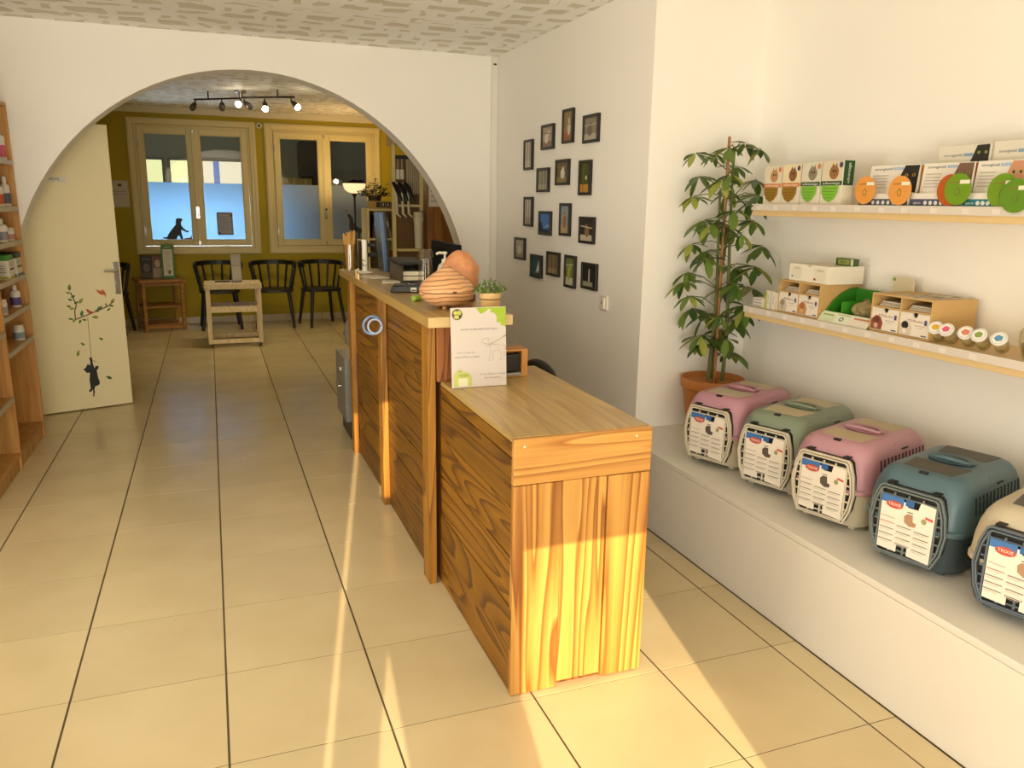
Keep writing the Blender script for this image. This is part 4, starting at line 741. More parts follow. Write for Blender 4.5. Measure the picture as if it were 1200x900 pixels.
wn = thing('wall_notice', 'pale printed notice on the yellow wall beside the open door', 'notice', (-0.905, YB - 0.0005, 1.53)); bx('sheet', M('notice_paper', '#ccc6b0', 0.6), wn, -0.10, 0.10, -0.004, 0, -0.15, 0.15); decal(wn, 'lettering', (0, -0.004, 0), (1, 0, 0), (0, 0, 1), [('rect', -.01, .085, .03, .115, '4a4a44')] + [('line', (-.07, .03 - .03 * i), (.07, .03 - .03 * i), .008, '9a9686') for i in range(2)])
# stickers and a notice on the window glass
def silhouette(label, x, z, s_, pts, extra=()):
    t = thing('dog_sticker', label, 'sticker', (x, YB + 0.0082, z)); b = MB().prism([(a * s_, c * s_) for a, c in pts], (0, -0.0012, 0), (1, 0, 0), (0, 0, 1), (0, 0.001, 0)); b.build('dog_outline', M('dark_sticker', '#3a3a3e', 0.6), t)
    for nm, pp, col in extra: MB().prism([(a * s_, c * s_) for a, c in pp], (0, -0.0012, 0), (1, 0, 0), (0, 0, 1), (0, 0.001, 0)).build(nm, M('stk_' + col, '#' + col, 0.6), t)
silhouette('dark sitting dog sticker raising a paw on the left window', -0.335, 1.017, 1.0, [(-0.15, 0.01), (-0.10, 0.0), (0.00, 0.0), (0.01, 0.03), (0.03, 0.045), (0.045, 0.0), (0.075, 0.0), (0.07, 0.015), (0.06, 0.06), (0.055, 0.11), (0.085, 0.095), (0.115, 0.08), (0.14, 0.085), (0.135, 0.10), (0.11, 0.105), (0.08, 0.135), (0.06, 0.165), (0.06, 0.205), (0.075, 0.215), (0.08, 0.235), (0.055, 0.245), (0.02, 0.245), (0.005, 0.23), (0.0, 0.17), (-0.05, 0.11), (-0.09, 0.055), (-0.105, 0.025), (-0.15, 0.022)], [('red_bowl', [(0.085, 0.0), (0.17, 0.0), (0.17, 0.03), (0.16, 0.05), (0.155, 0.02), (0.085, 0.01)], '8a3a34')])
silhouette('dark howling dog sticker on the right window behind the lamp', 1.78, 1.02, 1.0, [(-0.06, 0.03), (-0.03, 0.04), (-0.02, 0.09), (0.03, 0.085), (0.035, 0.0), (0.055, 0.0), (0.06, 0.06), (0.10, 0.09), (0.125, 0.12), (0.125, 0.155), (0.105, 0.17), (0.11, 0.125), (0.06, 0.13), (0.0, 0.165), (-0.02, 0.22), (-0.03, 0.27), (-0.065, 0.305), (-0.095, 0.31), (-0.085, 0.27), (-0.07, 0.24), (-0.075, 0.15), (-0.065, 0.09)], [('red_heart', [(-0.10, 0.335), (-0.085, 0.35), (-0.093, 0.362), (-0.10, 0.357), (-0.107, 0.362), (-0.115, 0.35)], 'b03a4a')])
pnn = thing('pane_notice', 'grey framed notice taped on the frosted glass of the left window', 'notice', (0.218, YB + 0.0080, 1.20)); bx('sheet', M('pane_paper', '#8f8f98', 0.7), pnn, -0.09, 0.09, -0.0015, 0, -0.135, 0.135); decal(pnn, 'lettering', (0, -0.0015, 0), (1, 0, 0), (0, 0, 1), [('rect', -.07, -.11, .07, .11, 'a9a9b0')] + [('line', (-.055, .085 - .022 * i), (.055 - .015 * (i % 3), .085 - .022 * i), .006, '8a8a94') for i in range(8)] + [('ell', .075, .10, .014, .02, '5a6a4a'), ('ell', -.07, -.115, .02, .014, '5a6a5a')], lift=0.0003)

# cubby shelf, plant, letter blocks, hanging rack and cabinet on the right of the back room
cb = thing('cubby_shelf', 'pale cubby bookcase behind the counter monitor', 'shelf unit', (1.545, 5.50, 0))
CW = M('cubby_cream', '#d8c583', 0.5)
for x in (-0.15, 0.13): bx('side_panel', CW, cb, x, x + 0.02, -0.15, 0.15, 0.0005, 1.43, bevel=0.002)
for z in (0.03, 0.35, 0.62, 0.862, 1.145, 1.41): bx('shelf', CW, cb, -0.1295, 0.1295, -0.148, 0.145, z, z + 0.02, bevel=0.001)
bx('back_panel', M('cubby_back', '#7a6a2a', 0.7), cb, -0.1295, 0.1295, 0.1455, 0.15, 0.0505, 1.4095)
for k, (x, z, h, c, tilt, lb) in enumerate(((-0.09, 1.166, 0.20, '4a2a20', 0.12, 'dark brown'), (-0.055, 1.166, 0.21, '2a2420', 0.14, 'black'), (0.075, 1.166, 0.19, '8a7a58', -0.25, 'tan'), (0.10, 0.884, 0.16, '9a4a2a', 0.0, 'rust red'))):
    t = thing('folder', '%s folder standing in the cubby bookcase' % lb, 'folder', (1.545 + x, 5.43, z + (0.004 if tilt else 0.0)), 0, 'folders in the cubby bookcase'); t.rotation_euler = (0, tilt, 0); bx('cover', M('folder_' + c, '#' + c, 0.5), t, -0.011, 0.011, -0.06, 0.12, 0.0, h, bevel=0.001); bx('spine_label', M('spine', '#cfc8b0', 0.6), t, -0.007, 0.007, -0.0612, -0.0602, h * .55, h * .8)
pl = thing('leafy_pot_plant', 'dark leafy plant on top of the cubby bookcase', 'potted plant', (1.50, 5.52, 1.4305))
MB().lathe([(0.045, 0), (0.05, 0.004), (0.062, 0.115), (0.056, 0.115), (0.05, 0.10)], n=20).build('pot', M('dark_pot', '#3a3020', 0.6), pl, smooth=True)
fo = MB()
for k in range(330):
    a = random.uniform(0, 2 * PI); r = 0.15 * random.random() ** .6; z = 0.11 + 0.13 * random.random() * (1.2 - r / .17) + (0.06 if k % 17 == 0 else 0); c = Vector((r * math.cos(a), r * .7 * math.sin(a), z)); d = Vector((math.cos(a) + random.uniform(-.7, .7), math.sin(a) + random.uniform(-.7, .7), random.uniform(-.3, .6))).normalized(); w = d.cross(Vector((random.uniform(-.5, .5), random.uniform(-.5, .5), 1))).normalized()
    fo.add([c - d * .018, c + w * .011, c + d * .02, c - w * .011], [(0, 1, 2, 3)])
fo.build('foliage', M('dark_leaf', '#2c3a1c', 0.5, noise=0.4, nscale=20), pl)['kind'] = 'stuff'
lb_ = thing('flip_calendar', 'yellow flip calendar with dark number cards on the bookcase', 'calendar', (1.545, 5.36, 1.4305)); bx('holder', M('calendar_wood', '#b08a34', 0.5), lb_, -0.142, 0.142, -0.012, 0.045, 0, 0.068, bevel=0.003)
for k, ch in enumerate(('', '1', '1', '5')):
    x = -0.045 + k * 0.045; c = bx('number_card', M('card_black', '#1a1712', 0.5), lb_, x - .019, x + .019, -0.0145, -0.0125, 0.012, 0.058)
    if ch: decal(c, 'digit', (x, -0.0145, 0.035), (1, 0, 0), (0, 0, 1), [('text', ch, 0, 0, 0.010 if ch == '1' else 0.016, 0.028, 'cfc9b8')])
cab = thing('brown_cabinet', 'tall brown wooden cabinet with notices behind the arch edge', 'cabinet', (2.12, 4.80, 0))
CBW = wood('cabinet_wood', ('#a8712a', '#9d6824', '#8c5a1e', '#6a4214'), axis=2, rough=0.45, knots=False, ring=4)
bx('body', CBW, cab, -0.34, 0.34, -0.14, 0.30, 0.0005, 1.98, bevel=0.003); bx('door', CBW, cab, -0.338, -0.002, -0.158, -0.1405, 0.06, 1.97, bevel=0.002); bx('door', CBW, cab, 0.002, 0.338, -0.158, -0.1405, 0.06, 1.97, bevel=0.002)
nn = thing('paper_notice', 'white typed notice taped to the brown cabinet', 'notice', (1.895, 4.6415, 1.605)); bx('sheet', M('paper', '#e3dcc6', 0.7), nn, -0.105, 0.105, -0.0025, 0, -0.145, 0.145); decal(nn, 'lettering', (0, -0.0025, 0), (1, 0, 0), (0, 0, 1), [('line', (-.09, .10 - .04 * i), (.09 - .02 * (i % 2), .10 - .04 * i), .006, '8a8474') for i in range(6)], lift=.0005)
rk = thing('hanging_rail', 'shelf rail with hanging clear strips beside the cabinet', 'rack', (1.655, 4.72, 0)); bx('upright', CW, rk, -0.16, -0.13, 0.0, 0.03, 0.0005, 1.96); bx('upright', CW, rk, 0.075, 0.105, 0.0, 0.03, 0.0005, 1.96)
bx('bar', BLACKM, rk, -0.125, 0.07, 0.0, 0.03, 1.845, 1.875); bx('top_box', M('top_box_cream', '#cdb472', 0.5), rk, -0.16, 0.07, -0.05, 0.2, 1.9605, 2.10, bevel=0.003); bx('back_board', M('rack_back', '#6a4a22', 0.6), rk, -0.1295, 0.0745, 0.026, 0.03, 0.9, 1.8445)
for k in range(6): bx('clear_strip', M('clear_strip', '#b8ac88', 0.25), rk, -0.035 + k * .018, -0.022 + k * .018, 0.005, 0.009, 1.56, 1.8445)
for k in range(2): c = bx('hanging_tag', M('tag_white', '#ddd6c0', 0.5), rk, -0.122 + k * .035, -0.094 + k * .035, 0.002, 0.006, 1.68, 1.76); bx('cord', M('tag_white', '#ddd6c0', 0.5), c, -0.110 + k * .035, -0.106 + k * .035, 0.003, 0.005, 1.7605, 1.8445)
bx('lower_shelf', CW, rk, -0.1295, 0.0745, -0.10, 0.0255, 1.455, 1.475)
wb_ = thing('white_canister', 'white plastic canister standing on the rack shelf', 'canister', (1.702, 4.655, 1.1105)); MB().lathe([(0.028, 0), (0.033, 0.004), (0.040, 0.22), (0.044, 0.225), (0.044, 0.30), (0.040, 0.305)], n=20).build('body', M('canister_white', '#d8cfae', 0.4), wb_, smooth=True); MB().lathe([(0.0445, 0.26), (0.0455, 0.262), (0.0455, 0.302), (0.03, 0.308)], n=20).build('lid', M('canister_lid', '#cbc19c', 0.4), wb_, smooth=True)
bx('lower_shelf', CW, rk, -0.1295, 0.0745, -0.11, 0.0255, 1.09, 1.11)
# otoscope-like hanging tools on the arch edge
hg = thing('grooming_hooks', 'black clippers with clear tips hung from the rack', 'tools', (1.49, 4.60, 1.70))
bx('hook_bar', METAL, hg, -0.02, 0.14, 0.06, 0.075, -0.06, -0.045)
for k in range(3):
    x = 0.0 + k * 0.05; c = MB().tube([(x, 0.05, -0.05), (x + 0.02, 0.0, -0.10), (x + 0.05, -0.02, -0.20)], [0.012, 0.020, 0.014], 10).build('black_handle', BLACKP, hg, smooth=True); MB().tube([(x + 0.012, 0.0, -0.13), (x + 0.015, -0.01, -0.30), (x + 0.045, -0.01, -0.33)], [0.010, 0.011, 0.006], 8).build('clear_tip', M('clear_tip', '#cfc6a8', 0.15), c, smooth=True)

# ------------------------------------------------------------------ umbrella plant in its terracotta pot
up = thing('umbrella_plant', 'tall umbrella plant on a bamboo stake in a terracotta pot', 'potted plant', (2.362, 1.255, 0.3805))
MB().lathe([(0.105, 0), (0.112, 0.004), (0.146, 0.235), (0.155, 0.240), (0.158, 0.280), (0.155, 0.286), (0.148, 0.286), (0.142, 0.262)], n=40).build('pot', M('terracotta', '#c07a3c', 0.7, noise=0.10, nscale=6, bump=0.05), up, smooth=True)
MB().lathe([(0.0, 0.255), (0.1, 0.257), (0.142, 0.2535)], n=28, cap=False).build('soil', M('soil', '#5a3a22', 0.95, noise=0.4, nscale=40, bump=0.5), up)
STEM = M('green_stem', '#5c602c', 0.6, noise=0.2, nscale=15); stems = []
for k, (x0, y0, x1, y1, h) in enumerate(((-0.035, -0.02, -0.03, 0.0, 1.20), (0.03, -0.03, 0.02, -0.02, 1.38), (0.01, 0.04, 0.05, 0.03, 1.02))):
    P_ = [Vector((x0 + (x1 - x0) * t + 0.012 * math.sin(5 * t + k), y0 + (y1 - y0) * t + 0.012 * math.cos(4 * t + k), 0.27 + (h - 0.27) * t)) for t in [i / 10 for i in range(11)]]
    stems.append(P_); MB().tube(P_, [0.010 - 0.005 * i / 10 for i in range(11)], 8).build('stem', STEM, up, smooth=True)
MB().tube([(-0.012, -0.03, 0.25), (-0.030, -0.035, 1.44)], [0.008, 0.0065], 10).build('bamboo_stake', M('bamboo', '#94652e', 0.5, noise=0.15, nscale=20), up, smooth=True)
LM = [M('leaf_bright', '#8c963a', 0.38, noise=0.25, nscale=14), M('leaf_mid', '#5a742a', 0.36, noise=0.25, nscale=14), M('leaf_deep', '#3c5a22', 0.36, noise=0.25, nscale=14)]
leafmesh = []
for mt in LM:
    v = []; f = []; W_ = [(0.0, 0.02), (0.12, 0.10), (0.35, 0.19), (0.6, 0.215), (0.82, 0.15), (0.95, 0.06), (1.0, 0.005)]
    for x, w in W_: zc = -0.10 * x * x; v += [(x, -w, zc + 0.06 * w / .2), (x, 0, zc), (x, w, zc + 0.06 * w / .2)]
    for i in range(len(W_) - 1): f += [(3 * i, 3 * i + 3, 3 * i + 4, 3 * i + 1), (3 * i + 1, 3 * i + 4, 3 * i + 5, 3 * i + 2)]
    me = bpy.data.meshes.new('leaf'); me.from_pydata(v, [], f); me.materials.append(mt)
    for p in me.polygons: p.use_smooth = True
    leafmesh.append(me)
rl = random.Random(21); pet = MB(); nleaf = 0
for k in range(43):
    t = (k + 0.5) / 43; z = 0.42 + 1.03 * t + rl.uniform(-.03, .03); a = k * 2.39996 + rl.uniform(-.4, .4)
    R_ = (0.10 + 0.10 * math.sin(min(1, t * 1.5 + .25) * PI * .62)) * rl.uniform(0.65, 1.1)
    if t > 0.93: R_ *= 0.5
    if t < 0.18: R_ *= 0.75
    st_ = stems[k % 3] if z < 0.95 else (stems[k % 2] if z < 1.15 else stems[1]); b0 = min(st_, key=lambda p: abs(p.z - (z - 0.06)))
    c = Vector((R_ * math.cos(a), R_ * math.sin(a) * 0.80, z))
    c.x = max(c.x, -0.22); c.y = min(c.y, 0.065)
    if c.x > 0: c.y = max(c.y, -0.11)
    md = (b0 + c) * .5 + Vector((0, 0, 0.02)); pet.tube([b0, md, c], [0.0028, 0.0024, 0.002], 5)
    n = rl.choice((6, 7, 7)); L0 = rl.uniform(0.088, 0.122) * (0.75 if t > .9 else 1); od = Vector((math.cos(a), math.sin(a), 0))
    tilt = Vector((od.x * .45, od.y * .45, 1)).normalized()
    ux = tilt.cross(Vector((0, 0, 1)) if abs(tilt.z) < .99 else Vector((1, 0, 0))).normalized(); uy = tilt.cross(ux)
    for i in range(n):
        if nleaf >= 298: break
        b = 2 * PI * i / n + rl.uniform(-.2, .2); d = (ux * math.cos(b) + uy * math.sin(b)) * 1.0 - Vector((0, 0, rl.uniform(0.25, 0.75))); d.normalize()
        if c.x + d.x * .14 > 0.01 and c.y + d.y * .14 < -0.14: d.y = abs(d.y) * .6; d.x *= .6; d.normalize()
        if c.y + d.y * 0.15 > 0.15: d.y = max(-1, (0.15 - c.y) / 0.15 - .3); d.normalize()
        x = d; y = Vector((0, 0, 1)).cross(x).normalized(); zz = x.cross(y); Lf = L0 * rl.uniform(.8, 1.1)
        o = link('leaf', leafmesh[rl.choice((0, 1, 1, 2))], up); o.matrix_local = Matrix.Translation(c + d * 0.008) @ Matrix((x, y, zz)).transposed().to_4x4() @ Matrix.Diagonal((Lf, Lf * rl.uniform(.75, 1.0), Lf, 1)); nleaf += 1
pe = pet.build('leaf_stalks', STEM, up, smooth=True); pe['kind'] = 'stuff'

# ------------------------------------------------------------------ pet carriers
def ring_loft(rings, cap=True):
    b = MB(); n = len(rings[0]); v = [p for r in rings for p in r]; f = []
    for j in range(len(rings) - 1):
        for i in range(n): f.append((j * n + i, j * n + (i + 1) % n, (j + 1) * n + (i + 1) % n, (j + 1) * n + i))
    if cap: f += [tuple(reversed(range(n))), tuple(range((len(rings) - 1) * n, len(rings) * n))]
    return b.add(v, f)
def outline(x0, x1, w, r, z, n=6):
    """rounded rectangle seen from above: x0..x1, +-w"""
    o = []
    for cx, cy, a0 in ((x1 - r, w - r, 0), (x0 + r, w - r, PI / 2), (x0 + r, -w + r, PI), (x1 - r, -w + r, 1.5 * PI)):
        for i in range(n + 1):
            a = a0 + PI / 2 * i / n; o.append((cx + r * math.cos(a), cy + r * math.sin(a), z))
    return o
def carrier(label, x, y, rz, top, low, mat_c, grille, dark=False):
    t = thing('pet_carrier', label, 'pet carrier', (x, y, 0.3805), rz, 'pet carriers on the white ledge')
    TOP = M('car_' + top, '#' + top, 0.38); LOW = M('car_' + low, '#' + low, 0.38); GR = M('car_' + grille, '#' + grille, 0.4); BLK = M('carrier_dark', '#1c1a18', 0.6); MAT = M('car_mat_' + mat_c, '#' + mat_c, 0.6)
    # front is x=0, length .50
    ring_loft([outline(0.045, 0.455, 0.118, 0.05, 0.012), outline(0.026, 0.474, 0.136, 0.06, 0.019), outline(0.014, 0.486, 0.145, 0.06, 0.06), outline(0.006, 0.494, 0.152, 0.06, 0.146)]).build('lower_shell', LOW, t, smooth=True)
    ring_loft([outline(-0.006, 0.504, 0.156, 0.065, 0.1465), outline(-0.009, 0.507, 0.158, 0.065, 0.150), outline(-0.009, 0.507, 0.158, 0.065, 0.162), outline(-0.004, 0.502, 0.156, 0.065, 0.166)]).build('rim', TOP, t, smooth=True)
    ring_loft([outline(0.004, 0.496, 0.155, 0.06, 0.1665), outline(0.008, 0.490, 0.152, 0.06, 0.215), outline(0.018, 0.480, 0.146, 0.06, 0.255), outline(0.030, 0.466, 0.137, 0.06, 0.285), outline(0.046, 0.450, 0.124, 0.055, 0.305), outline(0.064, 0.434, 0.108, 0.05, 0.3145), outline(0.08, 0.42, 0.095, 0.045, 0.317)]).build('upper_shell', TOP, t, smooth=True, angle=60)
    for k, (sx, sy) in enumerate(((0.07, -0.09), (0.07, 0.09), (0.43, -0.09), (0.43, 0.09))): bx('foot', LOW, t, sx - .018, sx + .018, sy - .012, sy + .012, 0.0, 0.0145, bevel=0.003)
    # mats let into the roof and the carrying handle
    for x0, x1 in ((0.082, 0.190), (0.318, 0.415)): MB().prism([(x0, -0.076), (x1, -0.088), (x1, 0.088), (x0, 0.076)], (0, 0, 0.3165), (1, 0, 0), (0, 1, 0), (0, 0, 0.0022)).build('roof_mat', MAT, t, bevel=0.001)
    MB().lathe([(0.0, 0), (0.050, 0.0), (0.058, 0.003), (0.061, 0.0058), (0.054, 0.0065), (0.047, 0.003), (0.0, 0.0015)], n=28, cap=False, mtx=Matrix.Diagonal((0.95, 1.22, 1)), c=(0.252, 0, 0.3172)).build('handle_well', TOP, t, smooth=True)
    MB().lathe([(0.0, 0), (0.046, 0), (0.046, 0.0006), (0, 0.0006)], n=24, cap=False, mtx=Matrix.Diagonal((0.42, 0.9, 1)), c=(0.268, -0.004, 0.3206)).build('handle_shade_disc', BLK if not dark else M('car_handle_shade', '#25282a', 0.6), t)  # dark disc stands for the shade under the handle
    MB().tube([(0.236, -0.066, 0.3205), (0.233, -0.04, 0.3245), (0.232, 0, 0.3255), (0.233, 0.04, 0.3245), (0.236, 0.066, 0.3205)], [0.006, 0.0075, 0.008, 0.0075, 0.006], 10).build('handle', TOP, t, smooth=True)
    bx('roof_clip', BLK, t, 0.054, 0.070, -0.014, 0.014, 0.3085, 0.3165, bevel=0.002)
    # air slots in a shaded copy of the shell colour, and the latches
    for s_ in (-1, 1):
        vb = MB()
        for i in range(13):
            px = 0.095 + i * 0.0262; z0, z1 = 0.208, 0.262
            y0, y1 = s_ * 0.1512, s_ * 0.1428
            vb.hexa([(px, y0 - .003, z0), (px + .0095, y0 - .003, z0), (px + .0095, y0 + .003, z0), (px, y0 + .003, z0)], [(px + .004, y1 - .003, z1), (px + .0135, y1 - .003, z1), (px + .0135, y1 + .003, z1), (px + .004, y1 + .003, z1)])
        sl_ = vb.build('slot_shade_inlays', M('slot_' + top, tuple(c * 0.10 for c in lin('#' + top)[:3]), 0.7), t); sl_['kind'] = 'stuff'
        MB().hexa([(0.21, s_ * 0.130 - .012, 0.276), (0.32, s_ * 0.130 - .012, 0.276), (0.32, s_ * 0.130 + .012, 0.276), (0.21, s_ * 0.130 + .012, 0.276)], [(0.225, s_ * 0.114 - .012, 0.306), (0.305, s_ * 0.114 - .012, 0.306), (0.305, s_ * 0.114 + .012, 0.306), (0.225, s_ * 0.114 + .012, 0.306)]).build('side_latch', TOP, t, bevel=0.006, seg=3); bx('latch_gap', BLK, t, 0.26, 0.30, s_ * 0.1425 - .002, s_ * 0.1425 + .002, 0.2755, 0.280)
    # front opening: black plate for its shaded inside, frame, grille, cardboard sheet
    D = [(-0.090, 0.036), (-0.112, 0.085), (-0.122, 0.150), (-0.114, 0.215), (-0.098, 0.262), (-0.088, 0.270), (0.088, 0.270), (0.098, 0.262), (0.114, 0.215), (0.122, 0.150), (0.112, 0.085), (0.090, 0.036)]
    sc2 = lambda k_: [(a * k_, 0.15 + (c - 0.15) * k_) for a, c in D]
    fx = lambda z, e: (-0.010 + e)
    MB().prism([(-a, c) for a, c in sc2(0.97)], (-0.0075, 0, 0), (0, 1, 0), (0, 0, 1), (0.030, 0, 0)).build('door_shade_plate', BLK, t)
    db = MB()
    for k_, x0, x1, wd in ((1.0, -0.016, -0.004, 0.95), (0.93, -0.020, -0.010, 0.885)):
        A, B = sc2(k_), sc2(wd); n = len(A); v = [(x0, a, c) for a, c in A] + [(x0, a, c) for a, c in B] + [(x1, a, c) for a, c in A] + [(x1, a, c) for a, c in B]; f = []
        for i in range(n):
            j = (i + 1) % n; f += [(i, j, n + j, n + i), (2 * n + i, 3 * n + i, 3 * n + j, 2 * n + j), (i, 2 * n + i, 2 * n + j, j), (n + i, n + j, 3 * n + j, 3 * n + i)]
        MB().add(v, f).build('door_frame' if k_ == 1.0 else 'door_inner_frame', GR, t, bevel=0.0015)
    gb_ = MB()
    for i in range(7): z = 0.062 + i * 0.0295; w = 0.102 if 0.08 < z < 0.22 else 0.092; gb_.box(-0.017, -0.013, -w, w, z - .0025, z + .0025)
    for yb in (-0.088, -0.045, 0.0, 0.045, 0.088): gb_.box(-0.0172, -0.0128, yb - .003, yb + .003, 0.052, 0.250)
    gb_.build('door_grille', GR, t, weld=False)
    # sheet of cardboard behind the bars, seen as one piece
    CD = M('carrier_card', '#ece4d4', 0.5)
    MB().prism([(0.082, 0.060), (0.020, 0.057), (0.020, 0.082), (-0.014, 0.082), (-0.014, 0.055), (-0.084, 0.050), (-0.086, 0.236), (-0.040, 0.240), (-0.034, 0.214), (0.0, 0.214), (0.0, 0.228), (0.082, 0.232)], (-0.0185, 0, 0), (0, 1, 0), (0, 0, 1), (-0.0015, 0, 0)).build('card', CD, t)
    it = [('rect', -0.082, 0.214, -0.012, 0.238, '3f74b4'), ('rect', -0.006, 0.218, 0.020, 0.238, '2f64a4'), ('ell', -0.040, 0.211, 0.027, 0.0125, 'c4523a'), ('text', 'TRIXIE', -0.040, 0.211, 0.040, 0.010, 'f0e8dc'),
          ('poly', [(-0.006, 0.184), (0.004, 0.194), (0.020, 0.194), (0.022, 0.172), (0.034, 0.168), (0.030, 0.156), (0.012, 0.154), (-0.004, 0.164)], 'b08a68' if dark else '5a5248'), ('line', (0.002, 0.199), (0.020, 0.200), 0.003, '6a6258'),
          ('ell', 0.055, 0.184, 0.008, 0.009, '9a9a6a'), ('poly', [(0.058, 0.194), (0.082, 0.190), (0.082, 0.198), (0.058, 0.202)], 'd0584a'), ('line', (-0.078, 0.168), (-0.034, 0.166), 0.002, 'a8a094')]
    for c_ in range(3):
        xa = -0.080 + c_ * 0.055
        for r_ in range(4): it += [('line', (xa, 0.150 - r_ * 0.020 - c_ * .003), (xa + 0.046, 0.149 - r_ * 0.020 - c_ * .003), 0.0022, 'c06a50' if dark and r_ == 0 and c_ == 0 else '6a645a')]; it += [('line', (xa, 0.1435 - r_ * 0.020 - c_ * .003), (xa + 0.036, 0.143 - r_ * 0.020 - c_ * .003), 0.0012, 'b8b0a2')]
    decal(t, 'card_print', (-0.0200, 0, 0), (0, -1, 0), (0, 0, 1), it, lift=0.0006)
    for yy in (-0.07, 0.07): bx('door_hinge', BLK, t, -0.004, 0.026, yy - .012, yy + .012, 0.2715, 0.276, bevel=0.0015)
    return t
def cplace(label, cx, cy, ang, *a, **k):
    # cx, cy: middle of the front at the ledge
    return carrier(label, cx, cy, math.radians(ang), *a, **k)
cplace('pink pet carrier beside the terracotta pot', 2.035, 0.792, 21, 'b98896', 'c8bca0', 'c0b39a', 'd6ccb4')
cplace('sage green pet carrier between the two pink ones', 2.072, 0.452, 20, '7f8c78', 'bdb59c', 'c2b596', 'd2ccb6')
cplace('pink pet carrier beside the blue one', 2.055, 0.105, 18, 'bb8c98', 'c8bfa4', 'c0b090', 'd6ccb6')
cplace('blue-grey pet carrier with dark roof mats', 2.055, -0.270, 17, '4f6a74', '3f4c50', '55524a', '6a7474', dark=True)
cplace('cream pet carrier with dark blue lower shell at the right edge', 2.070, -0.640, 17, 'c3b79e', '3c4a5a', '5a5a58', '5a6670', dark=True)

# ------------------------------------------------------------------ wall shelves and what stands on them
SH = M('shelf_wood', '#dcbf88', 0.5, noise=0.06, nscale=12); RAIL = M('price_rail', '#d8cfc2', 0.25)
for nm, z, y1, lb in (('wall_shelf', 1.515, 1.092, 'upper pale wall shelf holding the flea treatment boxes'), ('wall_shelf', 1.045, 1.092, 'lower pale wall shelf holding drawer boxes and jars')):
    t = thing(nm, lb, 'shelf', (XR - 0.0005, 0, z)); bx('board', SH, t, -0.262, 0, -1.6, y1, -0.05, -0.0005, bevel=0.002); rr = bx('price_rail', RAIL, t, -0.270, -0.2625, -1.6, y1, -0.026, 0.003)
    for k in range(11):
        yy = y1 - 0.035 - k * 0.118 - random.uniform(0, .02); bx('price_tag', M('price_tag', '#e0d7ca', 0.5), rr, -0.2708, -0.2702, yy - .028, yy, -0.022, -0.004)
Z1, Z2 = 1.5185 - 0.003, 1.0455
# cat treatment cartons
for k, (ya, yb, c1, c2, c3, ph, lb) in enumerate(((1.068, 0.948, 'cf7a3c', '96701c', 'e0d4b8', 'b98c5a', 'orange cat treatment carton at the shelf end'), (0.945, 0.826, 'd27f40', '946c1a', 'e6d8b0', '8a5c34', 'orange cat treatment carton next to the green ones'), (0.822, 0.703, '22502c', '7fb83a', 'd8d4be', '8d8068', 'green cat treatment carton next to the orange ones'), (0.700, 0.578, '1c4a28', '7fbc34', 'dccfb4', '9a6a40', 'green cat treatment carton beside the orange disc'))):
    w = ya - yb; t = thing('treatment_carton', lb, 'carton', (2.430, (ya + yb) / 2, Z1), 0, 'cat treatment cartons on the upper shelf'); h = 0.168 + 0.003 * k
    bx('carton', M('carton_cream', '#e4dcc8', 0.45), t, 0, 0.055, -w / 2 + .001, w / 2 - .001, 0, h, bevel=0.0008)
    a = w / 2 - .002
    it = [('rect', -a, h * .54, a, h - .001, c3), ('ell', a * .15, h * .74, a * .45, h * .16, ph), ('poly', [(a * -.12, h * .84), (a * .0, h * .96), (a * .14, h * .86)], ph), ('poly', [(a * .2, h * .86), (a * .36, h * .96), (a * .46, h * .82)], ph), ('ell', a * .05, h * .77, .004, .005, '2a2018'), ('ell', a * .30, h * .77, .004, .005, '2a2018'), ('ell', a * .78, h * .90, a * .17, a * .19, ('cf7a3c', '4a3a5c', 'cf7a3c', '4a3a5c')[k]),
          ('rect', -a, h * .45, a, h * .545, c1), ('text', 'advantage', 0, h * .497, w * .78, 0.010, 'f4ecdc'), ('poly', [(-a * .92, h * .445), (-a * .90, h * .28), (-a * .55, h * .12), (-a * .1, h * .06), (a * .38, h * .14), (a * .68, h * .28), (a * .72, h * .445)], c2)]
    it += [('line', (-a * .75, h * (.38 - .07 * i)), (a * (.5 - .1 * i), h * (.38 - .07 * i)), .002, '5a4a18' if k < 2 else '3f7a1c') for i in range(4)]
    decal(t, 'print', (0, 0, 0), (0, -1, 0), (0, 0, 1), it)
    decal(t, 'side_print', (0.0275, -w / 2 + .001, 0), (1, 0, 0), (0, 0, 1), [('rect', -.026, h * .45, .026, h - .001, c1), ('textv', 'advantage', 0.0, h * .72, h * .45, .014, 'e8e4cc')])
